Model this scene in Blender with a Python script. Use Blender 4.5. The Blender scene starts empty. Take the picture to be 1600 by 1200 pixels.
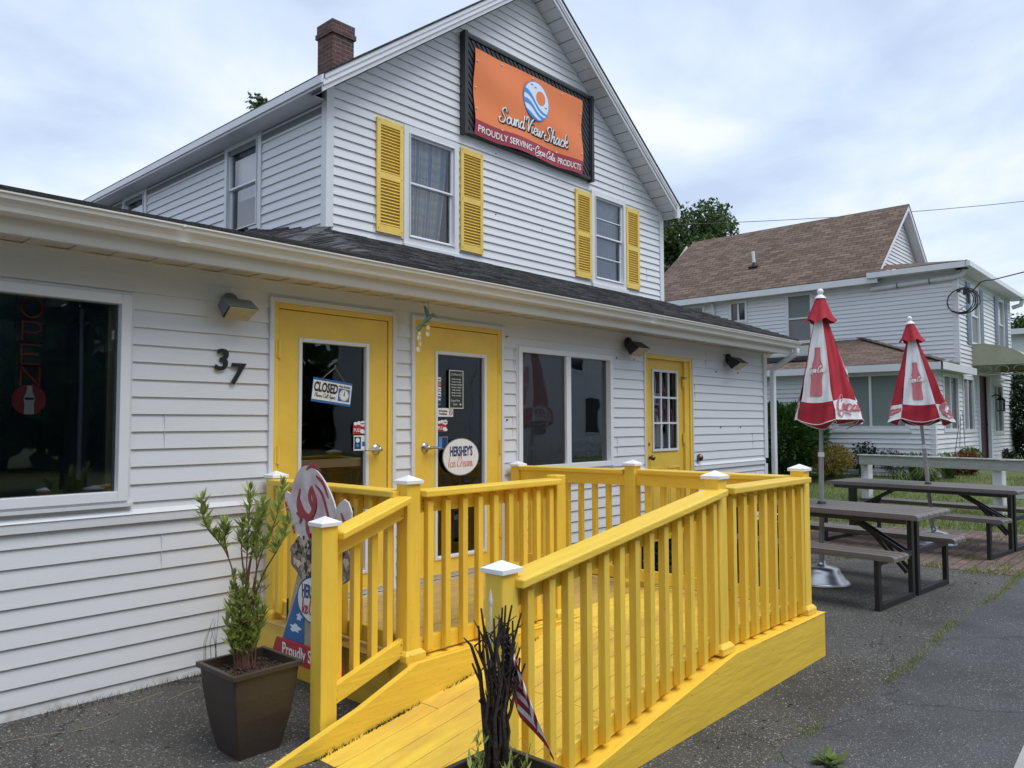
import bpy, bmesh, math, random
from mathutils import Vector, Matrix
R = math.radians
sc = bpy.context.scene
# ---------------------------------------------------------------- camera
cam = bpy.data.objects.new('camera', bpy.data.cameras.new('camera')); sc.collection.objects.link(cam)
def cam_axes(yaw, pitch, roll):
    cy, sy, cp, sp = math.cos(yaw), math.sin(yaw), math.cos(pitch), math.sin(pitch)
    f = Vector((sy*cp, cy*cp, sp)); r = Vector((cy, -sy, 0)); u = r.cross(f)
    c, s = math.cos(roll), math.sin(roll)
    return c*r + s*u, -s*r + c*u, f
cr, cu, cf = cam_axes(R(47.686), R(2.903), R(-0.182))
CAM = Vector((0, -4.65, 1.52))
cam.matrix_world = Matrix(((cr.x, cu.x, -cf.x, CAM.x), (cr.y, cu.y, -cf.y, CAM.y), (cr.z, cu.z, -cf.z, CAM.z), (0, 0, 0, 1)))
cam.data.sensor_width = 36; cam.data.lens = 27.234; cam.data.clip_end = 2000; cam.data.clip_start = 0.05
sc.camera = cam
def at(px, py, depth):            # a point at that pixel of the photo and that depth
    return CAM + depth*(cf + (px-800)/1210.4*cr - (py-600)/1210.4*cu)
# ---------------------------------------------------------------- light
SUN_EL, SUN_AZ = 63, 176          # azimuth clockwise from +Y
w = bpy.data.worlds.new('World'); sc.world = w; w.use_nodes = True
nt = w.node_tree; nt.nodes.clear()
def wn(t, **k):
    n = nt.nodes.new(t)
    for a, b in k.items(): setattr(n, a, b)
    return n
sky = wn('ShaderNodeTexSky', sky_type='NISHITA', sun_disc=False, sun_elevation=R(SUN_EL), sun_rotation=R(SUN_AZ), air_density=1.2, dust_density=2.0)
bg1 = wn('ShaderNodeBackground'); bg1.inputs[1].default_value = 0.12
nt.links.new(sky.outputs[0], bg1.inputs[0])
tc = wn('ShaderNodeTexCoord'); sep = wn('ShaderNodeSeparateXYZ'); nt.links.new(tc.outputs['Generated'], sep.inputs[0])
def wm(op, a, b):
    m = wn('ShaderNodeMath', operation=op)
    for i, v in enumerate((a, b)):
        if hasattr(v, 'links'): nt.links.new(v, m.inputs[i])
        elif v is not None: m.inputs[i].default_value = v
    return m.outputs[0]
zz = wm('ADD', wm('ABSOLUTE', sep.outputs[2], None), 0.22)
cmb = wn('ShaderNodeCombineXYZ')
nt.links.new(wm('DIVIDE', sep.outputs[0], zz), cmb.inputs[0]); nt.links.new(wm('DIVIDE', sep.outputs[1], zz), cmb.inputs[1])
n1 = wn('ShaderNodeTexNoise'); n1.inputs['Scale'].default_value = 1.7; n1.inputs['Detail'].default_value = 6; n1.inputs['Roughness'].default_value = 0.52; n1.inputs['Distortion'].default_value = 0.35
nt.links.new(cmb.outputs[0], n1.inputs['Vector'])
r1 = wn('ShaderNodeValToRGB'); r1.color_ramp.elements[0].position = 0.37; r1.color_ramp.elements[1].position = 0.65
r1.color_ramp.elements[0].color = (0.39, 0.465, 0.61, 1); r1.color_ramp.elements[1].color = (0.655, 0.685, 0.73, 1)
e = r1.color_ramp.elements.new(0.5); e.color = (0.49, 0.57, 0.70, 1)
nt.links.new(n1.outputs[0], r1.inputs[0])
bg2 = wn('ShaderNodeBackground'); bg2.inputs[1].default_value = 1.0; nt.links.new(r1.outputs[0], bg2.inputs[0])
mx = wn('ShaderNodeMixShader'); mx.inputs[0].default_value = 0.9
nt.links.new(bg1.outputs[0], mx.inputs[1]); nt.links.new(bg2.outputs[0], mx.inputs[2])
out = wn('ShaderNodeOutputWorld'); nt.links.new(mx.outputs[0], out.inputs[0])
sl = bpy.data.lights.new('sun', 'SUN'); sl.energy = 1.5; sl.angle = R(40); sl.color = (1, 0.975, 0.94)
so = bpy.data.objects.new('sun', sl); sc.collection.objects.link(so)
so.rotation_euler = (R(90-SUN_EL), 0, R(180-SUN_AZ))
vs = sc.view_settings; vs.view_transform = 'Standard'; vs.look = 'None'; vs.exposure = 0.64; vs.gamma = 1.0
# ---------------------------------------------------------------- materials
def mat(name, col, rough=0.6, metal=0.0, var=0.0, vscale=3.0, bump=0.0, bscale=40.0, stretch=(1, 1, 1), coords='Object', spec=0.5, emit=None, var2=None, island=0.0):
    m = bpy.data.materials.new(name); m.use_nodes = True; t = m.node_tree; b = t.nodes['Principled BSDF']
    b.inputs['Base Color'].default_value = (*col, 1); b.inputs['Roughness'].default_value = rough; b.inputs['Metallic'].default_value = metal
    b.inputs['Specular IOR Level'].default_value = spec
    N = t.nodes.new; L = t.links.new
    tcn = N('ShaderNodeTexCoord'); mp = N('ShaderNodeMapping'); mp.inputs['Scale'].default_value = stretch; L(tcn.outputs[coords], mp.inputs[0])
    cout = None
    if var > 0:
        n = N('ShaderNodeTexNoise'); n.inputs['Scale'].default_value = vscale; n.inputs['Detail'].default_value = 6; n.inputs['Roughness'].default_value = 0.65; L(mp.outputs[0], n.inputs['Vector'])
        mr = N('ShaderNodeMapRange'); mr.inputs[1].default_value = 0.3; mr.inputs[2].default_value = 0.7; mr.inputs[3].default_value = 1-var; mr.inputs[4].default_value = 1+var*0.6
        L(n.outputs[0], mr.inputs[0])
        mm = N('ShaderNodeVectorMath'); mm.operation = 'SCALE'; mm.inputs[0].default_value = col; L(mr.outputs[0], mm.inputs['Scale']); cout = mm.outputs[0]
        if var2:
            n2 = N('ShaderNodeTexNoise'); n2.inputs['Scale'].default_value = vscale*0.45; n2.inputs['Detail'].default_value = 5; L(mp.outputs[0], n2.inputs['Vector'])
            rr = N('ShaderNodeMapRange'); rr.inputs[1].default_value = 0.52; rr.inputs[2].default_value = 0.68; L(n2.outputs[0], rr.inputs[0])
            mc = N('ShaderNodeMix'); mc.data_type = 'RGBA'; L(rr.outputs[0], mc.inputs[0]); L(cout, mc.inputs[6]); mc.inputs[7].default_value = (*var2, 1); cout = mc.outputs[2]
    if island > 0:
        g = N('ShaderNodeNewGeometry'); mr = N('ShaderNodeMapRange'); mr.inputs[3].default_value = 1-island; mr.inputs[4].default_value = 1+island; L(g.outputs['Random Per Island'], mr.inputs[0])
        mm = N('ShaderNodeVectorMath'); mm.operation = 'SCALE'; mm.inputs[0].default_value = col
        if cout: L(cout, mm.inputs[0])
        L(mr.outputs[0], mm.inputs['Scale']); cout = mm.outputs[0]
    if cout: L(cout, b.inputs['Base Color'])
    if bump > 0:
        n = N('ShaderNodeTexNoise'); n.inputs['Scale'].default_value = bscale; n.inputs['Detail'].default_value = 4; L(mp.outputs[0], n.inputs['Vector'])
        bp = N('ShaderNodeBump'); bp.inputs['Strength'].default_value = bump; bp.inputs['Distance'].default_value = 0.01; L(n.outputs[0], bp.inputs['Height']); L(bp.outputs[0], b.inputs['Normal'])
    if emit: b.inputs['Emission Color'].default_value = (*emit[:3], 1); b.inputs['Emission Strength'].default_value = emit[3]
    return m
M = {}
M['siding'] = mat('vinyl_siding', (0.70, 0.72, 0.75), 0.45, var=0.05, vscale=1.6, bump=0.12, bscale=60, stretch=(0.25, 0.25, 3))
def dirty(m, top, col):
    t = m.node_tree; b = t.nodes['Principled BSDF']; N = t.nodes.new; L = t.links.new; prev = b.inputs['Base Color'].links[0].from_socket
    tcn = N('ShaderNodeTexCoord'); sx = N('ShaderNodeSeparateXYZ'); L(tcn.outputs['Object'], sx.inputs[0]); n = N('ShaderNodeTexNoise'); n.inputs['Scale'].default_value = 9; n.inputs['Detail'].default_value = 8; n.inputs['Roughness'].default_value = 0.8; L(tcn.outputs['Object'], n.inputs[0])
    a = N('ShaderNodeMath'); a.operation = 'MULTIPLY_ADD'; L(n.outputs[0], a.inputs[0]); a.inputs[1].default_value = top*2.2; a.inputs[2].default_value = -top*.75
    s_ = N('ShaderNodeMath'); s_.operation = 'SUBTRACT'; L(a.outputs[0], s_.inputs[0]); L(sx.outputs[2], s_.inputs[1]); r = N('ShaderNodeMapRange'); r.inputs[1].default_value = 0; r.inputs[2].default_value = top*.6; r.inputs[4].default_value = .6; L(s_.outputs[0], r.inputs[0])
    mc = N('ShaderNodeMix'); mc.data_type = 'RGBA'; L(r.outputs[0], mc.inputs[0]); L(prev, mc.inputs[6]); mc.inputs[7].default_value = (*col, 1); L(mc.outputs[2], b.inputs['Base Color'])
dirty(M['siding'], .16, (0.30, 0.27, 0.22))
M['trim'] = mat('white_trim', (0.68, 0.70, 0.73), 0.4, var=0.05, vscale=4)
M['vinyl'] = mat('white_vinyl_frame', (0.78, 0.80, 0.84), 0.3, var=0.02)
M['gutter'] = mat('gutter_enamel', (0.70, 0.685, 0.64), 0.32, var=0.06, vscale=2.5, stretch=(0.4, 1, 1))
M['soffit'] = mat('soffit_vinyl', (0.60, 0.565, 0.47), 0.5, var=0.05)
M['cap'] = mat('white_post_cap', (0.82, 0.83, 0.86), 0.3)
M['teal'] = mat('dim_blue_room', (0.32, 0.50, 0.62), 0.8, var=0.3, vscale=1.2)
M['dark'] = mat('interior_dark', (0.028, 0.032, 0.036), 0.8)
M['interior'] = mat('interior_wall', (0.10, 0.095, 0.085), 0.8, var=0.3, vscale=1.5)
M['black'] = mat('black_metal', (0.012, 0.013, 0.015), 0.35)
M['steel'] = mat('brushed_steel', (0.50, 0.48, 0.45), 0.28, 1.0)
M['bronze'] = mat('aged_bronze', (0.20, 0.15, 0.10), 0.35, 1.0)
M['alu'] = mat('cast_aluminium', (0.72, 0.73, 0.75), 0.36, 1.0, var=0.12, vscale=9, bump=0.25, bscale=9, stretch=(1, 1, 2.5))
M['pole'] = mat('grey_pole', (0.33, 0.33, 0.34), 0.35, 0.3)
M['red'] = mat('red_fabric', (0.37, 0.016, 0.034), 0.85, var=0.15, vscale=6, bump=0.9, bscale=7, stretch=(1, 1, .5))
M['whitefab'] = mat('white_fabric', (0.76, 0.77, 0.80), 0.85, var=0.08, vscale=5, bump=0.9, bscale=7, stretch=(1, 1, .5))
M['faded'] = mat('faded_red_print', (0.52, 0.16, 0.19), 0.85)
M['lens'] = mat('yellowed_lens', (0.46, 0.39, 0.22), 0.35, var=0.25, vscale=14)
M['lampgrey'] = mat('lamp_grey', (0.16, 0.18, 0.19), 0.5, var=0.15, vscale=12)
M['brown'] = mat('brown_plastic', (0.052, 0.040, 0.033), 0.42, var=0.15, vscale=3, bump=0.10, bscale=60)
M['soil'] = mat('mulch', (0.045, 0.028, 0.018), 0.95, var=0.6, vscale=25, bump=1, bscale=50)
M['mulchbit'] = mat('bark_chip', (0.07, 0.042, 0.03), 0.9, island=0.7)
M['resin'] = mat('grey_resin', (0.150, 0.132, 0.122), 0.42, var=0.10, vscale=2, bump=0.15, bscale=30, stretch=(1, 0.15, 1))
M['tableleg'] = mat('table_leg_enamel', (0.018, 0.019, 0.021), 0.4)
M['bark'] = mat('bark', (0.055, 0.042, 0.032), 0.9, var=0.4, vscale=8, bump=0.8, bscale=20, stretch=(1, 1, 0.3))
M['redstem'] = mat('reddish_stem', (0.15, 0.065, 0.04), 0.7)
M['branch'] = mat('dark_wet_branch', (0.034, 0.025, 0.019), 0.45, var=0.6, vscale=30, bump=0.6, bscale=60)
def leafmat(name, col, isl=0.5, tr=0.25):
    m = mat(name, col, 0.5, island=isl, spec=0.3)
    t = m.node_tree; b = t.nodes['Principled BSDF']; o = t.nodes['Material Output']
    tr_ = t.nodes.new('ShaderNodeBsdfTranslucent'); ms = t.nodes.new('ShaderNodeMixShader'); ms.inputs[0].default_value = tr
    src = b.inputs['Base Color'].links[0].from_socket
    t.links.new(src, tr_.inputs[0]); t.links.new(b.outputs[0], ms.inputs[1]); t.links.new(tr_.outputs[0], ms.inputs[2]); t.links.new(ms.outputs[0], o.inputs[0])
    return m
M['leaf'] = leafmat('tree_leaf', (0.060, 0.105, 0.030))
M['leafdark'] = leafmat('dark_leaf', (0.018, 0.038, 0.014))
M['yew'] = leafmat('evergreen_needle', (0.035, 0.085, 0.016), 0.6)
M['goldleaf'] = leafmat('golden_leaf', (0.24, 0.19, 0.025), 0.5)
M['willow'] = leafmat('willow_leaf', (0.36, 0.43, 0.12), 0.4, 0.42)
M['lily'] = leafmat('lily_leaf', (0.11, 0.16, 0.045), 0.5)
M['purple'] = leafmat('purple_twig', (0.075, 0.05, 0.052), 0.5)
M['rust'] = leafmat('rust_leaf', (0.20, 0.075, 0.03), 0.5)
M['seamgrass'] = leafmat('seam_grass_blade', (0.24, 0.28, 0.075), 0.4)
M['grassblade'] = leafmat('grass_blade', (0.16, 0.20, 0.05), 0.5)
M['paper'] = mat('white_print', (0.78, 0.78, 0.78), 0.5)
M['navy'] = mat('navy_print', (0.012, 0.04, 0.16), 0.5)
M['salmon'] = mat('salmon_print', (0.72, 0.22, 0.15), 0.5)
M['blueprint'] = mat('blue_print', (0.02, 0.13, 0.36), 0.5)
M['redprint'] = mat('red_print', (0.42, 0.02, 0.04), 0.5)
M['blackprint'] = mat('black_print', (0.01, 0.01, 0.012), 0.5)
M['orange'] = mat('orange_vinyl_banner', (0.80, 0.21, 0.055), 0.45, var=0.04, vscale=2)
M['maroon'] = mat('maroon_banner_band', (0.33, 0.018, 0.04), 0.45)
M['skyblue'] = mat('wave_blue', (0.055, 0.26, 0.66), 0.45)
M['pale'] = mat('wave_pale', (0.70, 0.80, 0.93), 0.45)
M['charcoal'] = mat('charcoal_wood', (0.028, 0.029, 0.033), 0.5, var=0.35, vscale=8, bump=0.4, bscale=30)
M['chalk'] = mat('chalk', (0.60, 0.62, 0.60), 0.9)
M['board'] = mat('chalk_board', (0.030, 0.036, 0.036), 0.7)
M['seaglass'] = mat('sea_glass', (0.07, 0.16, 0.115), 0.2, var=0.2, vscale=20)
M['shell'] = mat('capiz_shell', (0.62, 0.60, 0.46), 0.25, var=0.1, vscale=30)
M['shingletab'] = mat('shingle_tab', (0.062, 0.063, 0.067), 0.95, var=0.35, vscale=30, bump=1.0, bscale=150, island=0.62)
M['straw'] = mat('dry_straw', (0.30, 0.25, 0.15), 0.8)
M['concrete'] = mat('concrete_step', (0.3, 0.3, 0.29), 0.9, var=0.2)
M['neon'] = mat('unlit_neon_tube', (0.30, 0.03, 0.045), 0.3)
M['neondisc'] = mat('neon_disc', (0.30, 0.012, 0.02), 0.4)
M['neonbottle'] = mat('neon_bottle', (0.50, 0.56, 0.54), 0.4)
M['shadedrail'] = mat('shaded_white_rail', (0.44, 0.435, 0.42), 0.8, var=0.2, vscale=7, stretch=(1, 1, 4))  # grey of the upper rails' shadow face, shade put into the colour
M['whitewood'] = mat('weathered_white_wood', (0.66, 0.67, 0.68), 0.7, var=0.15, vscale=9, var2=(0.36, 0.35, 0.33))
M['shade'] = mat('window_blind', (0.20, 0.235, 0.23), 0.12, var=0.08, vscale=2, stretch=(0.2, 0.2, 30), spec=0.8)
M['nscreen'] = mat('grey_screen', (0.19, 0.195, 0.20), 0.5)
M['ndark'] = mat('dark_pane', (0.02, 0.024, 0.028), 0.06, spec=0.8)
M['bluepane'] = mat('sky_pane', (0.16, 0.22, 0.30), 0.06, spec=0.8)
M['blueshutter'] = mat('blue_grey_shutter', (0.20, 0.25, 0.32), 0.5)
M['olive'] = mat('olive_awning', (0.36, 0.365, 0.27), 0.75, var=0.12, vscale=5)
M['iron'] = mat('wrought_iron', (0.20, 0.20, 0.16), 0.5)
M['maroonwood'] = mat('maroon_door', (0.06, 0.022, 0.022), 0.5)
M['stars'] = mat('flag_blue', (0.008, 0.014, 0.06), 0.8)
M['flagred'] = mat('flag_red', (0.35, 0.03, 0.03), 0.8)
# yellow paint: worn, grained
def yellow(name, col, worn=None, thr=0.62, grain=(1, 1, 1)):
    m = mat(name, col, 0.42, var=0.10, vscale=3.5, bump=0.3, bscale=9, stretch=grain)
    t = m.node_tree; b = t.nodes['Principled BSDF']; N = t.nodes.new; L = t.links.new
    prev = b.inputs['Base Color'].links[0].from_socket
    tcn = N('ShaderNodeTexCoord')
    sp = N('ShaderNodeTexNoise'); sp.inputs['Scale'].default_value = 55; sp.inputs['Detail'].default_value = 3; L(tcn.outputs['Object'], sp.inputs[0])
    r = N('ShaderNodeMapRange'); r.inputs[1].default_value = 0.735; r.inputs[2].default_value = 0.76; L(sp.outputs[0], r.inputs[0])
    mc = N('ShaderNodeMix'); mc.data_type = 'RGBA'; L(r.outputs[0], mc.inputs[0]); L(prev, mc.inputs[6]); mc.inputs[7].default_value = (0.10, 0.06, 0.02, 1); prev = mc.outputs[2]
    oi = N('ShaderNodeObjectInfo'); ro = N('ShaderNodeMapRange'); ro.inputs[3].default_value = 0.93; ro.inputs[4].default_value = 1.06; L(oi.outputs['Random'], ro.inputs[0]); vs_ = N('ShaderNodeVectorMath'); vs_.operation = 'SCALE'; L(prev, vs_.inputs[0]); L(ro.outputs[0], vs_.inputs['Scale']); prev = vs_.outputs[0]
    if worn:
        n = N('ShaderNodeTexNoise'); n.inputs['Scale'].default_value = 1.6; n.inputs['Detail'].default_value = 8; n.inputs['Roughness'].default_value = 0.7
        mp = N('ShaderNodeMapping'); mp.inputs['Scale'].default_value = (0.5, 2, 1); L(tcn.outputs['Object'], mp.inputs[0]); L(mp.outputs[0], n.inputs[0])
        r = N('ShaderNodeMapRange'); r.inputs[1].default_value = thr-0.14; r.inputs[2].default_value = thr+0.1; L(n.outputs[0], r.inputs[0])
        mc = N('ShaderNodeMix'); mc.data_type = 'RGBA'; L(r.outputs[0], mc.inputs[0]); L(prev, mc.inputs[6]); mc.inputs[7].default_value = (*worn, 1); prev = mc.outputs[2]
    L(prev, b.inputs['Base Color'])
    return m
YC = (0.86, 0.585, 0.065)
M['yellow'] = yellow('yellow_paint', YC, grain=(5, 5, .7))
M['yellowx'] = yellow('yellow_paint_along', YC, grain=(.7, 5, 5))
M['yellowy'] = yellow('yellow_paint_across', YC, grain=(5, .7, 5))
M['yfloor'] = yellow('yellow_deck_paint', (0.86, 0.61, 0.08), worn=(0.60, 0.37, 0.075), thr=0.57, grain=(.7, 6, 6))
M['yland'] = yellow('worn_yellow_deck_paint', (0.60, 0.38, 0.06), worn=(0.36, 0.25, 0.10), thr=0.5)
M['yshutter'] = yellow('yellow_shutter_paint', (0.80, 0.57, 0.12))
M['ydoor'] = yellow('yellow_door_paint', (0.82, 0.55, 0.07))
# glass: fresnel mirror over a clear pane
def glassmat(name, tint, boost=1.0):
    m = bpy.data.materials.new(name); m.use_nodes = True; t = m.node_tree; t.nodes.clear(); N = t.nodes.new; L = t.links.new
    tr = N('ShaderNodeBsdfTransparent'); tr.inputs[0].default_value = (*tint, 1); gl = N('ShaderNodeBsdfGlossy'); gl.inputs['Roughness'].default_value = 0.015; gl.inputs[0].default_value = (0.9, 0.94, 1, 1)
    fr = N('ShaderNodeFresnel'); fr.inputs[0].default_value = 1.5
    tcn = N('ShaderNodeTexCoord'); n = N('ShaderNodeTexNoise'); n.inputs['Scale'].default_value = 1.6; L(tcn.outputs['Object'], n.inputs[0])
    bp = N('ShaderNodeBump'); bp.inputs['Strength'].default_value = 0.25; bp.inputs['Distance'].default_value = 0.01; L(n.outputs[0], bp.inputs['Height']); L(bp.outputs[0], gl.inputs['Normal'])
    mu = N('ShaderNodeMath'); mu.operation = 'MULTIPLY'; mu.use_clamp = True; mu.inputs[1].default_value = boost; L(fr.outputs[0], mu.inputs[0])
    ms = N('ShaderNodeMixShader'); L(mu.outputs[0], ms.inputs[0]); L(tr.outputs[0], ms.inputs[1]); L(gl.outputs[0], ms.inputs[2])
    o = N('ShaderNodeOutputMaterial'); L(ms.outputs[0], o.inputs[0]); return m
M['glass'] = glassmat('window_glass', (0.55, 0.60, 0.62), 2.8)
M['clearglass'] = glassmat('clear_glass', (0.85, 0.88, 0.9), 2.0)
M['screenglass'] = glassmat('screened_glass', (0.75, 0.76, 0.78), 1.5)
# asphalt
def asphalt(name, col, speck, dens, scale, patch):
    m = mat(name, col, 0.85, bump=0.9, bscale=160); t = m.node_tree; b = t.nodes['Principled BSDF']; N = t.nodes.new; L = t.links.new
    tcn = N('ShaderNodeTexCoord')
    n = N('ShaderNodeTexNoise'); n.inputs['Scale'].default_value = 0.9; n.inputs['Detail'].default_value = 9; n.inputs['Roughness'].default_value = 0.7; L(tcn.outputs['Object'], n.inputs[0])
    rr = N('ShaderNodeMapRange'); rr.inputs[1].default_value = 0.3; rr.inputs[2].default_value = 0.72; rr.inputs[3].default_value = 0.62; rr.inputs[4].default_value = 1.45; L(n.outputs[0], rr.inputs[0])
    sc_ = N('ShaderNodeVectorMath'); sc_.operation = 'SCALE'; sc_.inputs[0].default_value = col; L(rr.outputs[0], sc_.inputs['Scale']); prev = sc_.outputs[0]
    f = N('ShaderNodeTexNoise'); f.inputs['Scale'].default_value = 75; f.inputs['Detail'].default_value = 5; f.inputs['Roughness'].default_value = 0.85; L(tcn.outputs['Object'], f.inputs[0])
    r2 = N('ShaderNodeMapRange'); r2.inputs[1].default_value = 0.33; r2.inputs[2].default_value = 0.67; r2.inputs[3].default_value = 0.30; r2.inputs[4].default_value = 1.85; L(f.outputs[0], r2.inputs[0])
    s2 = N('ShaderNodeVectorMath'); s2.operation = 'SCALE'; L(prev, s2.inputs[0]); L(r2.outputs[0], s2.inputs['Scale']); prev = s2.outputs[0]
    cw = N('ShaderNodeTexNoise'); cw.inputs['Scale'].default_value = 1.6; cw.inputs['Detail'].default_value = 6; L(tcn.outputs['Object'], cw.inputs[0])
    ca = N('ShaderNodeVectorMath'); ca.operation = 'MULTIPLY_ADD'; L(cw.outputs['Color'], ca.inputs[0]); ca.inputs[1].default_value = (0.9, 0.9, 0); L(tcn.outputs['Object'], ca.inputs[2])
    cv = N('ShaderNodeTexVoronoi'); cv.feature = 'DISTANCE_TO_EDGE'; cv.inputs['Scale'].default_value = 0.42; L(ca.outputs[0], cv.inputs['Vector'])
    cr_ = N('ShaderNodeMapRange'); cr_.inputs[1].default_value = 0.0; cr_.inputs[2].default_value = 0.006; cr_.inputs[3].default_value = 0.35; cr_.inputs[4].default_value = 1.0; L(cv.outputs['Distance'], cr_.inputs[0])
    s3 = N('ShaderNodeVectorMath'); s3.operation = 'SCALE'; L(prev, s3.inputs[0]); L(cr_.outputs[0], s3.inputs['Scale']); prev = s3.outputs[0]
    st = N('ShaderNodeTexNoise'); st.inputs['Scale'].default_value = 2.6; st.inputs['Detail'].default_value = 7; st.inputs['Roughness'].default_value = 0.75; L(tcn.outputs['Object'], st.inputs[0])
    sr_ = N('ShaderNodeMapRange'); sr_.inputs[1].default_value = 0.56; sr_.inputs[2].default_value = 0.70; sr_.inputs[3].default_value = 1.0; sr_.inputs[4].default_value = 0.55; L(st.outputs[0], sr_.inputs[0])
    s4 = N('ShaderNodeVectorMath'); s4.operation = 'SCALE'; L(prev, s4.inputs[0]); L(sr_.outputs[0], s4.inputs['Scale']); prev = s4.outputs[0]
    for scl, thr, den in ((scale, 0.26, dens), (scale*0.45, 0.17, dens*0.55), (scale*2.1, 0.34, dens*1.1)):
        mpv = N('ShaderNodeMapping'); mpv.inputs['Rotation'].default_value = (0, 0, scl); L(tcn.outputs['Object'], mpv.inputs[0])
        nd = N('ShaderNodeTexNoise'); nd.inputs['Scale'].default_value = scl*1.4; L(mpv.outputs[0], nd.inputs[0])
        va = N('ShaderNodeVectorMath'); va.operation = 'MULTIPLY_ADD'; L(nd.outputs['Color'], va.inputs[0]); va.inputs[1].default_value = (0.6/scl,)*3; L(mpv.outputs[0], va.inputs[2])
        v = N('ShaderNodeTexVoronoi'); v.inputs['Scale'].default_value = scl; L(va.outputs[0], v.inputs['Vector'])
        lt = N('ShaderNodeMath'); lt.operation = 'LESS_THAN'; L(v.outputs['Distance'], lt.inputs[0]); lt.inputs[1].default_value = thr
        sx = N('ShaderNodeSeparateColor'); L(v.outputs['Color'], sx.inputs[0])
        nn = N('ShaderNodeTexNoise'); nn.inputs['Scale'].default_value = patch; nn.inputs['Detail'].default_value = 3; L(tcn.outputs['Object'], nn.inputs[0])
        rp = N('ShaderNodeMapRange'); rp.inputs[1].default_value = 0.35; rp.inputs[2].default_value = 0.65; rp.inputs[3].default_value = den*0.35; rp.inputs[4].default_value = den*1.7; L(nn.outputs[0], rp.inputs[0])
        g = N('ShaderNodeMath'); g.operation = 'LESS_THAN'; L(sx.outputs[0], g.inputs[0]); L(rp.outputs[0], g.inputs[1])
        mu = N('ShaderNodeMath'); mu.operation = 'MULTIPLY'; L(lt.outputs[0], mu.inputs[0]); L(g.outputs[0], mu.inputs[1])
        br = N('ShaderNodeMapRange'); br.inputs[3].default_value = 0.35; br.inputs[4].default_value = 1.0; L(sx.outputs[1], br.inputs[0])
        cs = N('ShaderNodeVectorMath'); cs.operation = 'SCALE'; cs.inputs[0].default_value = speck; L(br.outputs[0], cs.inputs['Scale'])
        mc = N('ShaderNodeMix'); mc.data_type = 'RGBA'; L(mu.outputs[0], mc.inputs[0]); L(prev, mc.inputs[6]); L(cs.outputs[0], mc.inputs[7]); prev = mc.outputs[2]
    L(prev, b.inputs['Base Color']); return m
M['asphalt'] = asphalt('old_asphalt', (0.058, 0.056, 0.052), (0.40, 0.39, 0.36), 0.25, 52, 1.1)
M['asphalt2'] = asphalt('driveway_asphalt', (0.058, 0.061, 0.065), (0.38, 0.38, 0.38), 0.18, 70, 2.0)
# brick-pattern materials driven by UV in metres
def brickmat(name, c1, c2, mortar, bw, bh, msize, bump=0.4, rough=0.9, var=0.35, msm=0.1, vs=6.0, blot=None):
    m = bpy.data.materials.new(name); m.use_nodes = True; t = m.node_tree; b = t.nodes['Principled BSDF']; b.inputs['Roughness'].default_value = rough; N = t.nodes.new; L = t.links.new
    uv = N('ShaderNodeUVMap'); nz = N('ShaderNodeTexNoise'); nz.inputs['Scale'].default_value = 9; L(uv.outputs[0], nz.inputs[0])
    va = N('ShaderNodeVectorMath'); va.operation = 'MULTIPLY_ADD'; L(nz.outputs['Color'], va.inputs[0]); va.inputs[1].default_value = (0.012, 0.008, 0); L(uv.outputs[0], va.inputs[2])
    bt = N('ShaderNodeTexBrick'); bt.inputs['Scale'].default_value = 1; bt.inputs['Brick Width'].default_value = bw; bt.inputs['Row Height'].default_value = bh; bt.inputs['Mortar Size'].default_value = msize; bt.inputs['Mortar Smooth'].default_value = msm
    bt.inputs['Color1'].default_value = (*c1, 1); bt.inputs['Color2'].default_value = (*c2, 1); bt.inputs['Mortar'].default_value = (*mortar, 1); bt.offset = 0.5; L(va.outputs[0], bt.inputs[0])
    n = N('ShaderNodeTexNoise'); n.inputs['Scale'].default_value = vs; n.inputs['Detail'].default_value = 8; n.inputs['Roughness'].default_value = 0.75
    mp = N('ShaderNodeMapping'); mp.inputs['Scale'].default_value = (0.6, 2.0, 1); L(uv.outputs[0], mp.inputs[0]); L(mp.outputs[0], n.inputs[0])
    mr = N('ShaderNodeMapRange'); mr.inputs[1].default_value = 0.3; mr.inputs[2].default_value = 0.7; mr.inputs[3].default_value = 1-var; mr.inputs[4].default_value = 1+var; L(n.outputs[0], mr.inputs[0])
    s = N('ShaderNodeVectorMath'); s.operation = 'SCALE'; L(bt.outputs[0], s.inputs[0]); L(mr.outputs[0], s.inputs['Scale']); prev = s.outputs[0]
    if blot:
        n3 = N('ShaderNodeTexNoise'); n3.inputs['Scale'].default_value = blot[3]; n3.inputs['Detail'].default_value = 5; L(uv.outputs[0], n3.inputs[0])
        r3 = N('ShaderNodeMapRange'); r3.inputs[1].default_value = 0.5; r3.inputs[2].default_value = 0.66; r3.inputs[4].default_value = 0.75; L(n3.outputs[0], r3.inputs[0])
        mc = N('ShaderNodeMix'); mc.data_type = 'RGBA'; L(r3.outputs[0], mc.inputs[0]); L(prev, mc.inputs[6]); mc.inputs[7].default_value = (*blot[:3], 1); prev = mc.outputs[2]
    L(prev, b.inputs['Base Color'])
    bp = N('ShaderNodeBump'); bp.inputs['Strength'].default_value = bump; bp.inputs['Distance'].default_value = 0.01
    ad = N('ShaderNodeMath'); ad.operation = 'MULTIPLY_ADD'; L(bt.outputs['Fac'], ad.inputs[0]); ad.inputs[1].default_value = -1.0
    n4 = N('ShaderNodeTexNoise'); n4.inputs['Scale'].default_value = 90; L(uv.outputs[0], n4.inputs[0]); L(n4.outputs[0], ad.inputs[2]); L(ad.outputs[0], bp.inputs['Height']); L(bp.outputs[0], b.inputs['Normal'])
    return m
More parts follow.
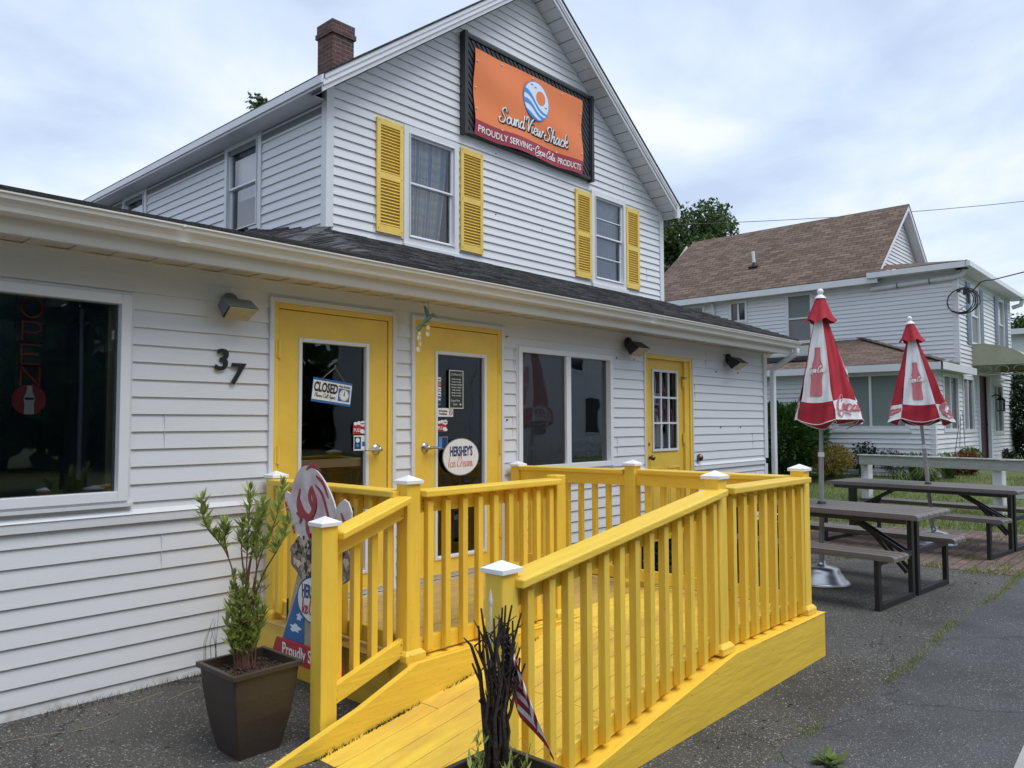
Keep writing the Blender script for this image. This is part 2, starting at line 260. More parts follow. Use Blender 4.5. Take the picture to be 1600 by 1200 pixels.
M['shingle'] = brickmat('black_shingles', (0.035, 0.036, 0.039), (0.10, 0.10, 0.105), (0.008, 0.008, 0.009), 0.17, 0.14, 0.012, 1.0, vs=8)
M['brownshingle'] = brickmat('brown_shingles', (0.095, 0.062, 0.045), (0.185, 0.128, 0.096), (0.05, 0.034, 0.026), 0.31, 0.135, 0.010, 1.0, vs=5, var=0.5)
M['chimney'] = brickmat('chimney_brick', (0.075, 0.034, 0.032), (0.13, 0.055, 0.045), (0.14, 0.125, 0.12), 0.21, 0.073, 0.008, 0.9, var=0.4)
M['paver'] = brickmat('brick_pavers', (0.115, 0.080, 0.068), (0.18, 0.125, 0.105), (0.06, 0.05, 0.04), 0.20, 0.10, 0.007, 0.6, var=0.4, blot=(0.085, 0.07, 0.055, 1.3), vs=4)
def lawnmat():
    m = mat('lawn', (0.095, 0.13, 0.038), 0.95, var=0.35, vscale=2.2, bump=1.0, bscale=90, var2=(0.13, 0.13, 0.05)); return m
M['lawn'] = lawnmat()
# plaid curtain (UV in metres)
def plaid():
    m = bpy.data.materials.new('plaid_curtain_cloth'); m.use_nodes = True; t = m.node_tree; b = t.nodes['Principled BSDF']; b.inputs['Roughness'].default_value = 0.9; N = t.nodes.new; L = t.links.new
    uv = N('ShaderNodeUVMap'); sx = N('ShaderNodeSeparateXYZ'); L(uv.outputs[0], sx.inputs[0])
    def stripe(sock, period, duty, ph):
        a = N('ShaderNodeMath'); a.operation = 'MULTIPLY_ADD'; L(sock, a.inputs[0]); a.inputs[1].default_value = 1/period; a.inputs[2].default_value = ph
        f = N('ShaderNodeMath'); f.operation = 'FRACT'; L(a.outputs[0], f.inputs[0]); l = N('ShaderNodeMath'); l.operation = 'LESS_THAN'; L(f.outputs[0], l.inputs[0]); l.inputs[1].default_value = duty; return l.outputs[0]
    prev = None; base = (0.85, 0.85, 0.82)
    for (s, p, d, ph, c, k) in ((sx.outputs[0], 0.30, 0.28, 0.0, (0.16, 0.25, 0.46), 0.75), (sx.outputs[0], 0.30, 0.2, 0.45, (0.60, 0.50, 0.30), 0.5), (sx.outputs[0], 0.15, 0.12, 0.3, (0.30, 0.38, 0.52), 0.5), (sx.outputs[1], 0.22, 0.3, 0.1, (0.30, 0.38, 0.52), 0.3), (sx.outputs[1], 0.22, 0.15, 0.55, (0.45, 0.42, 0.34), 0.35)):
        st = stripe(s, p, d, ph); mu = N('ShaderNodeMath'); mu.operation = 'MULTIPLY'; L(st, mu.inputs[0]); mu.inputs[1].default_value = k
        mc = N('ShaderNodeMix'); mc.data_type = 'RGBA'; L(mu.outputs[0], mc.inputs[0]); mc.inputs[7].default_value = (*c, 1)
        if prev: L(prev, mc.inputs[6])
        else: mc.inputs[6].default_value = (*base, 1)
        prev = mc.outputs[2]
    L(prev, b.inputs['Base Color']); return m
M['plaid'] = plaid()
M['sheer'] = mat('sheer_cloth', (0.50, 0.51, 0.53), 0.9, var=0.15, vscale=5, stretch=(8, 8, 0.3))
# ice cream and flag prints (geometry of the print is in the meshes, grain in the material)
M['icewhite'] = mat('ice_cream_print', (0.66, 0.60, 0.62), 0.4, var=0.28, vscale=11, var2=(0.50, 0.36, 0.40))
M['cookiebit'] = mat('cookie_crumb_print', (0.46, 0.37, 0.28), 0.5, island=0.6)
M['icered'] = mat('raspberry_print', (0.34, 0.02, 0.045), 0.4, var=0.3, vscale=20)
M['cookie'] = mat('cookie_scoop_print', (0.24, 0.185, 0.14), 0.5, var=0.75, vscale=26, var2=(0.05, 0.042, 0.038))
M['cone'] = mat('cone_print', (0.42, 0.37, 0.27), 0.5, var=0.2, vscale=40)
# ---------------------------------------------------------------- mesh helpers
class MB:
    def __init__(s): s.v = []; s.f = []; s.m = []; s.uv = []; s.mats = []; s.sm = []
    def mi(s, m):
        if m not in s.mats: s.mats.append(m)
        return s.mats.index(m)
    def face(s, pts, m, uv=None, smooth=False):
        i = len(s.v); s.v += [tuple(p) for p in pts]; s.f.append(tuple(range(i, i+len(pts)))); s.m.append(s.mi(m)); s.uv.append(uv); s.sm.append(smooth)
    def faces(s, pts, fs, m, smooth=False, uvs=None):
        i = len(s.v); s.v += [tuple(p) for p in pts]; k = s.mi(m)
        for n, f in enumerate(fs): s.f.append(tuple(i+a for a in f)); s.m.append(k); s.uv.append(uvs[n] if uvs else None); s.sm.append(smooth)
    def box(s, x0, x1, y0, y1, z0, z1, m, M4=None, uv=False):
        p = [Vector((x, y, z)) for z in (z0, z1) for y in (y0, y1) for x in (x0, x1)]
        if M4: p = [M4 @ a for a in p]
        fs = [(0, 2, 3, 1), (4, 5, 7, 6), (0, 1, 5, 4), (2, 6, 7, 3), (0, 4, 6, 2), (1, 3, 7, 5)]
        us = None
        if uv:
            us = []
            for f in fs:
                a = [p[i] for i in f]; n = (a[1]-a[0]).cross(a[2]-a[0])
                if abs(n.z) > max(abs(n.x), abs(n.y)): us.append([(q.x, q.y) for q in a])
                elif abs(n.y) > abs(n.x): us.append([(q.x, q.z) for q in a])
                else: us.append([(q.y, q.z) for q in a])
        s.faces(p, fs, m, uvs=us)
    def beam(s, a, b, w, h, m, up=(0, 0, 1)):      # rectangular bar from a to b: w sideways, h along up
        a = Vector(a); b = Vector(b); d = (b-a).normalized(); sd = d.cross(Vector(up)).normalized(); u = sd.cross(d)
        p = [q + sd*(i*w/2) + u*(j*h/2) for q in (a, b) for j in (-1, 1) for i in (-1, 1)]
        s.faces(p, [(0, 2, 3, 1), (4, 5, 7, 6), (0, 1, 5, 4), (2, 6, 7, 3), (0, 4, 6, 2), (1, 3, 7, 5)], m)
    def prism(s, poly, axis, a, b, m, smooth=False):    # poly of 2-tuples, extruded along axis from a to b
        def P(u, v, t): return {'x': (t, u, v), 'y': (u, t, v), 'z': (u, v, t)}[axis]
        n = len(poly); pts = [P(u, v, a) for u, v in poly] + [P(u, v, b) for u, v in poly]
        s.faces(pts, [tuple(range(n))[::-1], tuple(range(n, 2*n))], m)
        s.faces(pts, [(i, (i+1) % n, n+(i+1) % n, n+i) for i in range(n)], m, smooth)
    def tube(s, path, rad, m, n=8, smooth=True, flat=None, cap=True):   # flat: (normal, factor) squashes the section along the normal
        path = [Vector(p) for p in path]; k = len(path); rad = rad if isinstance(rad, (list, tuple)) else [rad]*k
        pts = []; prev = None
        for i, p in enumerate(path):
            d = (path[min(i+1, k-1)] - path[max(i-1, 0)])
            if d.length < 1e-9: d = Vector((0, 0, 1))
            d.normalize()
            if flat: nrm = Vector(flat[0]); sd = d.cross(nrm); sd.normalize(); u = nrm*flat[1]
            else:
                if prev is None: ref = Vector((0, 0, 1)) if abs(d.z) < 0.9 else Vector((1, 0, 0)); sd = d.cross(ref).normalized()
                else: sd = (prev - d*prev.dot(d)); sd.normalize()
                prev = sd; u = sd.cross(d)
            for j in range(n):
                a = 2*math.pi*j/n; pts.append(p + sd*(math.cos(a)*rad[i]) + u*(math.sin(a)*rad[i]))
        fs = [(i*n+j, i*n+(j+1) % n, (i+1)*n+(j+1) % n, (i+1)*n+j) for i in range(k-1) for j in range(n)]
        s.faces(pts, fs, m, smooth)
        if cap: s.faces(pts[:n], [tuple(range(n))[::-1]], m); s.faces(pts[-n:], [tuple(range(n))], m)
    def lathe(s, prof, m, c=(0, 0, 0), n=24, smooth=True):
        pts = [(c[0]+r*math.cos(2*math.pi*j/n), c[1]+r*math.sin(2*math.pi*j/n), c[2]+z) for r, z in prof for j in range(n)]
        s.faces(pts, [(i*n+j, i*n+(j+1) % n, (i+1)*n+(j+1) % n, (i+1)*n+j) for i in range(len(prof)-1) for j in range(n)], m, smooth)
    def ball(s, c, r, m, n=10, k=6):
        self = s; prof = [(math.sin(math.pi*i/k), -math.cos(math.pi*i/k)) for i in range(k+1)]
        rr = r if isinstance(r, (tuple, list)) else (r, r, r)
        pts = [(c[0]+a*math.cos(2*math.pi*j/n)*rr[0], c[1]+a*math.sin(2*math.pi*j/n)*rr[1], c[2]+b*rr[2]) for a, b in prof for j in range(n)]
        s.faces(pts, [(i*n+j, i*n+(j+1) % n, (i+1)*n+(j+1) % n, (i+1)*n+j) for i in range(k) for j in range(n)], m, True)
    def xf(s, M4):
        s.v = [tuple(M4 @ Vector(p)) for p in s.v]; return s
    def build(s, name, parent=None, bevel=0):
        me = bpy.data.meshes.new(name); me.from_pydata(s.v, [], s.f)
        for m in s.mats: me.materials.append(M[m] if isinstance(m, str) else m)
        me.polygons.foreach_set('material_index', s.m); me.polygons.foreach_set('use_smooth', s.sm)
        if any(u for u in s.uv):
            ul = me.uv_layers.new(name='UVMap'); i = 0
            for f, u in zip(s.f, s.uv):
                for j in range(len(f)):
                    if u: ul.data[i].uv = u[j]
                    i += 1
        me.update()
        o = bpy.data.objects.new(name, me); sc.collection.objects.link(o)
        if parent: o.parent = parent; o.matrix_parent_inverse = parent.matrix_world.inverted() if False else Matrix.Identity(4)
        if bevel:
            b = o.modifiers.new('bevel', 'BEVEL'); b.width = bevel; b.segments = 2; b.limit_method = 'ANGLE'; b.angle_limit = R(40)
        return o
def tag(o, label=None, cat=None, group=None, kind=None):
    if label: o['label'] = label
    if cat: o['category'] = cat
    if group: o['group'] = group
    if kind: o['kind'] = kind
    return o
def empty(name, label, cat, group=None, loc=(0, 0, 0), rz=0):
    o = bpy.data.objects.new(name, None); sc.collection.objects.link(o); o.empty_display_size = 0.2
    o.location = loc; o.rotation_euler = (0, 0, rz); return tag(o, label, cat, group)
def kids(o): return [c for c in sc.collection.objects if c.parent == o]
def copy_tree(o, parent=None):
    c = o.copy(); sc.collection.objects.link(c); c.parent = parent
    for ch in kids(o): copy_tree(ch, c)
    return c
def T(x=0, y=0, z=0): return Matrix.Translation((x, y, z))
def RZ(a): return Matrix.Rotation(a, 4, 'Z')
# printed lettering: block text through the built-in font, script through pen strokes
FRONT = Matrix(((1, 0, 0, 0), (0, 0, -1, 0), (0, 1, 0, 0), (0, 0, 0, 1)))    # text plane -> faces -Y
def text_into(mb, s, h, m, M4, bold=0.0, shear=0.0, sx=1.0, sp=1.0, ext=0.0006, align='CENTER'):
    cu_ = bpy.data.curves.new('t', 'FONT'); cu_.body = s; cu_.size = h/0.72; cu_.offset = bold*h; cu_.shear = shear; cu_.space_character = sp; cu_.align_x = align; cu_.extrude = ext; cu_.resolution_u = 3
    o = bpy.data.objects.new('t', cu_); sc.collection.objects.link(o); bpy.context.view_layer.update()
    dg = bpy.context.evaluated_depsgraph_get(); me = bpy.data.meshes.new_from_object(o.evaluated_get(dg))
    SX = M4 @ Matrix.Diagonal((sx, 1, 1, 1))
    mb.faces([SX @ v.co for v in me.vertices], [tuple(p.vertices) for p in me.polygons], m)
    bpy.data.objects.remove(o); bpy.data.curves.remove(cu_); bpy.data.meshes.remove(me)
G = {'a': (1.25, [[(.8, .85), (.42, 1), (.04, .5), (.2, .02), (.55, .15), (.88, .85)], [(.95, 1.02), (.86, .3), (1.02, 0), (1.3, .3)]]),
 'o': (1.05, [[(.5, 1), (.05, .6), (.1, .1), (.5, 0), (.85, .4), (.75, .9), (.5, 1), (.75, .75), (1.15, .8)]]),
 'u': (1.1, [[(0, 1), (0, .3), (.2, 0), (.5, .1), (.8, 1), (.8, .25), (.95, 0), (1.2, .3)]]),
 'n': (1.05, [[(0, 0), (.08, 1), (.05, .5), (.4, 1), (.68, .85), (.65, .2), (.8, 0), (1.1, .3)]]),
 'd': (1.2, [[(.85, .8), (.45, 1), (.05, .55), (.15, .05), (.55, .05), (.85, .6), (1.0, 2), (.88, .3), (1, 0), (1.25, .3)]]),
 'c': (.95, [[(.85, .75), (.5, 1), (.08, .6), (.15, .1), (.6, 0), (1.0, .35)]]),
 'e': (.95, [[(.1, .45), (.7, .6), (.55, 1), (.2, .85), (.05, .4), (.3, 0), (.7, .05), (1.0, .4)]]),
 'i': (.5, [[(0, .95), (.02, .2), (.2, 0), (.5, .3)], [(.08, 1.4), (.12, 1.5)]]),
 'w': (1.35, [[(0, 1), (.1, .1), (.35, .1), (.58, .9), (.65, .1), (.95, .1), (1.2, 1), (1.4, .85)]]),
 'h': (1.1, [[(0, 0), (.25, 2), (.08, .5), (.5, 1), (.72, .8), (.68, .15), (.85, 0), (1.15, .3)]]),
 'k': (1.05, [[(0, 0), (.25, 2)], [(.05, .4), (.6, 1), (.72, .7), (.2, .5), (.7, 0), (1.0, .2)]]),
 'l': (.6, [[(.02, .4), (.4, 1.7), (.25, 2), (.1, .5), (.3, 0), (.6, .3)]]),
 'r': (.8, [[(0, 0), (.08, 1), (.05, .5), (.4, 1), (.75, .95)]]),
 'm': (1.5, [[(0, 0), (.08, 1), (.05, .5), (.35, 1), (.55, .8), (.52, 0), (.55, .6), (.85, 1), (1.05, .8), (1.02, .2), (1.15, 0), (1.5, .3)]]),
 's': (.8, [[(.6, .85), (.3, 1), (.1, .75), (.5, .35), (.3, 0), (0, .15)]]),
 'g': (1.0, [[(.85, .8), (.45, 1), (.05, .55), (.15, .05), (.6, .1), (.85, .9), (.75, -.6), (.4, -.9), (.1, -.6)]]),
 'S': (1.5, [[(1.35, 1.55), (1.0, 2.1), (.35, 1.8), (.45, 1.3), (1.05, .75), (.8, .05), (.05, 0), (-.2, .5), (.15, .7)]]),
 'V': (1.35, [[(-.35, 1.5), (-.1, 2.05), (.3, 1.8), (.42, 0), (.9, 1.3), (1.5, 2.15)]]),
 'C': (1.35, [[(1.15, 1.35), (1.4, 1.9), (1.0, 2.15), (.3, 1.5), (.1, .6), (.45, 0), (1.3, .3)]]),
 'P': (1.2, [[(.2, 0), (.4, 2), (0, 1.6)], [(.4, 2), (1.2, 2), (1.2, 1.2), (.4, 1.0)]]),
 'A': (1.3, [[(0, 0), (.9, 2.1), (1.0, 0)], [(.3, .7), (1.1, .75)]]),
 'I': (.7, [[(.3, 2), (.2, 0)]]), 'H': (1.3, [[(.2, 2), (.1, 0)], [(.15, 1), (1.0, 1.1)], [(1.1, 2), (1.0, 0)]]),
 '-': (.6, [[(.05, .7), (.4, .75)]]), ' ': (.6, [])}
def crom(p, n=5):
    if len(p) < 3: return [Vector((*a, 0)) for a in p]
    q = [Vector((*a, 0)) for a in p]; q = [2*q[0]-q[1]] + q + [2*q[-1]-q[-2]]; o = []
    for i in range(1, len(q)-2):
        for k in range(n):
            t = k/n; a, b, c, d = q[i-1:i+3]
            o.append(0.5*((2*b)+(c-a)*t+(2*a-5*b+4*c-d)*t*t+(3*b-a-3*c+d)*t**3))
    o.append(q[-2]); return o
def swidth(s): return sum(G[c][0] for c in s)
def script_into(mb, s, xh, m, M4, w=0.13, slant=0.3, extra=(), depth=0.25, sx=1.0, n=4):   # centred script word, x-height xh
    W = swidth(s); x = -W/2
    strokes = []
    for c in s:
        adv, st = G[c]
        for q in st: strokes.append([(a+x, b) for a, b in q])
        x += adv
    for q in extra: strokes.append([(a-W/2, b) for a, b in q])
    nrm = (M4.to_3x3() @ Vector((0, 0, 1))).normalized()
    for q in strokes:
        p = crom(q, n); rad = []
        for i in range(len(p)):
            d = p[min(i+1, len(p)-1)]-p[max(i-1, 0)]; d.normalize(); rad.append(xh*w*(0.55+0.6*abs(d.y)))
        mb.tube([M4 @ Vector(((a.x+a.y*slant)*xh*sx, a.y*xh, 0)) for a in p], rad, m, n=6, flat=(nrm, depth))
COLA = [[(.2, -.15), (.9, -.75), (2.2, -.25), (3.2, -.55)]]
# ---------------------------------------------------------------- ground
def sheet(name, poly, z, m, label_kind='structure', uv=False):
    b = MB(); b.face([(x, y, z) for x, y in poly], m, uv=[(x, y) for x, y in poly] if uv else None); o = b.build(name); o['kind'] = label_kind; return o
def lawn_z(x, y): return -0.012 + 0.40*max(0, min(1, (x-15.2)/2.2))
g = MB(); xs = [-260, -60, -20, 0, 6, 10.8, 12, 13, 14, 15, 15.5, 16, 16.5, 17, 17.5, 18, 20, 26, 40, 80, 300]; ys = [-300, -80, -30, -12, -4, 0, 4, 10, 30, 80, 300]
pts = [(x, y, lawn_z(x, y)) for y in ys for x in xs]; n = len(xs)
g.faces(pts, [(j*n+i, j*n+i+1, (j+1)*n+i+1, (j+1)*n+i) for j in range(len(ys)-1) for i in range(n-1)], 'lawn'); g.build('ground')['kind'] = 'structure'
random.seed(5)
edge = [(x, -3.13+0.03*math.sin(x*2.1)+random.uniform(-.02, .02)) for x in [-8+0.35*i for i in range(50)]]
edge = [p for p in edge if p[0] < 9.05]
sheet('old_pavement', [(-8, 0.4), *edge, (9.05, -3.12), (9.05, 0.4)], 0.0, 'asphalt')
sheet('driveway', [(-40, -10.4), (40, -10.4), (40, -3.35), (14, -3.3)] + [(9.05, -3.12)] + edge[::-1] + [(-40, -3.1)], 0.001, 'asphalt2')
sheet('sidewalk', [(-30, -5.6), (4.1, -3.93), (4.9, -3.90), (9, -4.2), (30, -6.2), (30, -7.4), (-30, -7.4)], 0.006, mat('concrete_walk', (0.36, 0.36, 0.35), 0.9, var=0.15, vscale=5, bump=0.4, bscale=60))
r_ = random.Random(3)
pv = [(9.05, -3.12)] + [(9.05+r_.uniform(-.02, .02), y) for y in (-2.4, -1.6, -.8, 0, .6)] + [(9.05, 1.0)] + [(12.05+r_.uniform(-.15, .15)+0.12*(-y), y) for y in (1, .4, -.2, -.8, -1.4, -2.0, -2.6)] + [(12.9, -3.15), (11, -3.2)]
sheet('brick_patio', pv, 0.004, 'paver', uv=True)
# garden bed by the wall between the deck and the corner
sheet('mulch_bed', [(5.25, 0.0), (5.25, -0.55), (7.0, -0.62), (9.0, -0.5), (10.4, -0.45), (10.4, 0.0)], 0.008, 'soil')
# ---------------------------------------------------------------- siding
PITCH = 0.1016
def siding(mb, kind, c0, rng, z0, z1, holes=(), m='siding', out=0.014, phase=None, sgn=-1, pitch=PITCH):
    def P(u, o, z): return (u, c0+sgn*o, z) if kind == 'Y' else (c0+sgn*o, u, z)
    first = z0 if phase is None else phase - math.ceil((phase-z0)/pitch)*pitch
    zb = first
    while zb < z1-1e-6:
        zt = zb+pitch; a0, b0 = max(zb, z0), min(zt, z1)
        if b0-a0 > 1e-4:
            cuts = sorted({a0, b0} | {h for H in holes for h in H[2:] if a0+1e-4 < h < b0-1e-4})
            for a, b in zip(cuts[:-1], cuts[1:]):
                mid = (a+b)/2; ua, ub = rng(a), rng(b)
                if ua[1] <= ua[0]: continue
                iv = [(0.0, 1.0)]
                L0, L1 = rng(mid)
                segs = [(L0, L1)]
                for H in holes:
                    if H[2]-1e-6 <= mid <= H[3]+1e-6:
                        ns = []
                        for s0, s1 in segs:
                            if H[1] <= s0 or H[0] >= s1: ns.append((s0, s1)); continue
                            if H[0] > s0: ns.append((s0, H[0]))
                            if H[1] < s1: ns.append((H[1], s1))
                        segs = ns
                f = lambda z: out - (out-0.0015)*(z-zb)/pitch
                for s0, s1 in segs:
                    a_0, b_0 = (ua[0], ub[0]) if abs(s0-L0) < 1e-9 else (s0, s0)
                    a_1, b_1 = (ua[1], ub[1]) if abs(s1-L1) < 1e-9 else (s1, s1)
                    mb.face([P(a_0, f(a), a), P(a_1, f(a), a), P(b_1, f(b), b), P(b_0, f(b), b)], m)
                    if abs(a-a0) < 1e-6: mb.face([P(a_0, 0.0015, a), P(a_1, 0.0015, a), P(a_1, f(a), a), P(a_0, f(a), a)], m)
        zb = zt
def frame_ring(mb, kind, c0, u0, u1, z0, z1, wd, d0, d1, m, sgn=-1, bot=None):   # rectangular ring of bars, d0..d1 = offsets outwards
    bot = wd if bot is None else bot
    def B(a, b, c, d):
        y0, y1 = sorted((c0+sgn*d0, c0+sgn*d1))
        if kind == 'Y': mb.box(a, b, y0, y1, c, d, m)
        else: mb.box(y0, y1, a, b, c, d, m)
    B(u0, u0+wd, z0, z1); B(u1-wd, u1, z0, z1); B(u0+wd, u1-wd, z1-wd, z1)
    if bot > 0: B(u0+wd, u1-wd, z0, z0+bot)
def pane(parent, kind, c, u0, u1, z0, z1, m='glass', name='pane'):
    b = MB()
    if kind == 'Y': b.face([(u0, c, z0), (u1, c, z0), (u1, c, z1), (u0, c, z1)], m)
    else: b.face([(c, u1, z0), (c, u0, z0), (c, u0, z1), (c, u1, z1)], m)
    return b.build(name, parent)
WL_ = (5.495, 6.345, 3.44, 4.872); WR_ = (9.01, 9.89, 3.46, 4.925)
def rz_(x): return 4.965+.74*(x-4.25) if x < 7.65 else 7.48-.718*(x-7.65)
# ---------------------------------------------------------------- main building
shop = empty('shop_building', 'white sided two storey building with yellow doors and shutters, low front wing', 'building')
W1 = (-1.6, 1.83, 1.068, 2.283); D1 = (2.70, 3.77, 0.0, 2.37); D2 = (3.925, 4.98, 0.0, 2.37); W2 = (5.15, 6.66, 1.06, 2.235); D3 = (7.24, 8.31, 0.12, 2.31)
b = MB()
siding(b, 'Y', 0, lambda z: (-3.5, 10.25), 0.0, 0.955, holes=[(D1[0], D1[1], 0, 3), (D2[0], D2[1], 0, 3), (D3[0], D3[1], D3[2], 3)], phase=0.063)
siding(b, 'Y', 0, lambda z: (-3.5, 10.25), 1.03, 2.49, holes=[W1, D1, D2, W2, D3], phase=1.073)
siding(b, 'X', 10.32, lambda z: (0.0, 9.6), 0.0, 2.66, sgn=1)
b.build('wall', shop)
b = MB()           # ledge board, corner board, frieze
for a, c in ((-3.5, D1[0]), (D1[1], D2[0]), (D2[1], D3[0]), (D3[1], 10.26)):
    b.box(a, c, -0.028, 0, 0.955, 1.006, 'trim'); b.prism([(-0.034, 1.006), (0, 1.006), (0, 1.034), (-0.012, 1.030)], 'x', a, c, 'trim')
b.build('ledge_board', shop)
b = MB(); b.box(10.25, 10.345, -0.03, 0.06, 1.03, 2.487, 'trim'); b.box(10.25, 10.345, -0.02, 0.06, 0.0, 0.953, 'trim'); b.build('corner_board', shop, bevel=0.004)
# interior shells so the panes look into dark rooms
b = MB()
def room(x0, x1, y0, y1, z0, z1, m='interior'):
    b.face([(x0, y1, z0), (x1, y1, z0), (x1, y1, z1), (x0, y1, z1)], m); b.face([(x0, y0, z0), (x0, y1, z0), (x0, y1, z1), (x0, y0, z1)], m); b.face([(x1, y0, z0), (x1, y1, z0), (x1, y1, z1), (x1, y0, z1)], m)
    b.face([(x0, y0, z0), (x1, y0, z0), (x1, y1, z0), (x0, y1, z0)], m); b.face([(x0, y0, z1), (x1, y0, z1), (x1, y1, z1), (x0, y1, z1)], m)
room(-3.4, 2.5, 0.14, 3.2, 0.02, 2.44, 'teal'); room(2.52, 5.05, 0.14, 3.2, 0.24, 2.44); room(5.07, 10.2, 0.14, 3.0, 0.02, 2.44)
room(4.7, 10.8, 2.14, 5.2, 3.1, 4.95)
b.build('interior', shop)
b = MB()          # counters and shelves seen dimly through the doors
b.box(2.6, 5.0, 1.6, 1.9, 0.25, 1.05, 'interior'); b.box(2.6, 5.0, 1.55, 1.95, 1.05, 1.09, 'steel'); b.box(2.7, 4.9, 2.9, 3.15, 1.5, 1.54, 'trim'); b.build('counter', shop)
b = MB(); b.box(.9, 1.76, .9, 1.5, 1.18, 1.22, 'mulchbit'); b.box(.2, 1.7, 2.2, 2.6, 1.30, 1.36, 'lens'); tag(b.build('table'), 'dim wooden counter seen through the big left window', 'counter')
b = MB(); b.tube([(1.66, .30, 1.2), (1.665, .31, 1.7), (1.655, .30, 2.2)], .014, 'blueshutter', 8); tag(b.build('flagpole_reflection_rod'), 'added pale blue rod standing in for a flagpole reflected in the big left window', 'rod')  # rod added in place of a flagpole's reflection in the glass
b = MB(); b.box(1.735, 1.768, .10, .14, 1.14, 2.21, 'olive'); tag(b.build('blind_edge'), 'grey green edge of a drawn blind at the right side of the big window', 'blind')
b = MB(); sr = random.Random(44)     # overlaps where one siding length laps the next
for k in range(-2, 22):
    z0 = (0.063+.1016*k) if k < 9 else (1.073+.1016*(k-9)); 
    if k % 2: continue
    x = -3.2+sr.uniform(0, 2.5)
    while x < 10.1:
        if z0 > 0 and z0+.2 < 2.4 and not any(a-.02 < x < c+.02 for a, c, e, f in (W1, D1, D2, W2, D3)) and not (.80 < z0 < 1.05): b.box(x, x+.0022, -.0150, -.001, z0+.002, z0+.199, 'siding')
        x += sr.uniform(2.2, 3.7)
for k in range(0, 30, 2):
    z0 = 3.575+.1016*k; x = 4.8+sr.uniform(0, 6)
    while x < 10.6:
        if z0 < 6.6 and not any(a-.4 < x < c+.4 and z0 < f for a, c, e, f in (WL_, WR_)) and z0+.25 < rz_(x) and not (6.3 < x < 9.0 and z0 > 4.7): b.box(x, x+.002, 1.9815, 1.999, z0+.002, z0+.199, 'siding')
        x += sr.uniform(4.5, 7)
b.build('siding_seam', shop)
# eave: soffit, fascia, gutter
b = MB(); x = -3.5; i = 0
while x < 10.44:
    b.box(x+0.003, min(x+0.105, 10.45), -0.335, 0.0, 2.478+0.004*(i % 2), 2.487, 'soffit'); x += 0.108; i += 1
b.build('soffit', shop)
b = MB(); b.box(-3.5, 10.45, -0.352, -0.336, 2.455, 2.625, 'gutter'); b.box(-3.5, 10.45, -0.350, -0.31, 2.448, 2.4545, 'gutter')
b.box(-3.5, 10.25, -0.022, -0.0, 2.462, 2.4775, 'gutter'); b.build('fascia', shop)
b = MB(); prof = [(-0.353, 2.525), (-0.415, 2.525), (-0.432, 2.535), (-0.437, 2.555), (-0.447, 2.572), (-0.466, 2.588), (-0.470, 2.608), (-0.478, 2.612), (-0.478, 2.620), (-0.462, 2.620), (-0.455, 2.600), (-0.430, 2.54), (-0.357, 2.54), (-0.353, 2.62), (-0.3525, 2.62)]
b.prism(prof, 'x', -3.5, 10.49, 'gutter')
for xj in (1.9, 6.75): b.box(xj, xj+0.04, -0.481, -0.36, 2.522, 2.5235, 'gutter'); b.box(xj, xj+0.015, -0.4800, -0.4785, 2.606, 2.6205, 'gutter')
b.build('gutter', shop)
b = MB(); b.beam((10.45, -0.41, 2.53), (10.45, -0.41, 2.46), 0.085, 0.06, 'trim', up=(0, 1, 0)); b.beam((10.45, -0.42, 2.47), (10.47, -0.07, 2.27), 0.085, 0.06, 'trim'); b.beam((10.47, -0.06, 2.31), (10.47, -0.06, 0.16), 0.085, 0.06, 'trim', up=(0, 1, 0)); b.beam((10.47, -0.05, 0.18), (10.47, -0.30, 0.06), 0.085, 0.06, 'trim')
b.build('downspout', shop, bevel=0.012)
# low roof: front slope dying into the gable wall, shallower wing to the left
def zlow(x, y):
    F = 2.652+0.35*(y+0.4); L_ = 3.515+0.165*(y-2.02)+0.36*(x-4.5); W_ = 2.652+0.20*(y+0.4)
    return min(F, max(L_, W_))
b = MB(); 
xs = [-3.6+0.25*i for i in range(28)] + [3.3+0.1*i for i in range(13)]; ysr = [-0.40+0.12*i for i in range(84)]
xs = sorted(set(round(x, 3) for x in xs if x <= 4.52)) 
P_ = [(x, y, zlow(x, y)) for y in ysr for x in xs]; n = len(xs)
fs = []; us = []
for j in range(len(ysr)-1):
    for i in range(n-1):
        f = (j*n+i, j*n+i+1, (j+1)*n+i+1, (j+1)*n+i); fs.append(f); us.append([(P_[k][0], P_[k][1]*1.05) for k in f])
b.faces(P_, fs, 'shingle', uvs=us)
ys2 = [-0.40+0.1*i for i in range(25)]
for y0, y1 in zip(ys2[:-1], ys2[1:]):
    e0, e1 = 10.52+0.19*(y0+0.4), 10.52+0.19*(y1+0.4); q = [(4.52, y0, zlow(9, y0)), (e0, y0, zlow(9, y0)), (e1, y1, zlow(9, y1)), (4.52, y1, zlow(9, y1))]
    b.face(q, 'shingle', uv=[(p[0], p[1]*1.05) for p in q])
b.face([(10.97, 2.0, 3.49), (10.97, 9.8, 3.49), (11.9, 9.8, 2.7), (10.52, -0.4, 2.652)], 'shingle', uv=[(2, 0), (9.8, 0), (9.8, 1), (-.4, 1)])
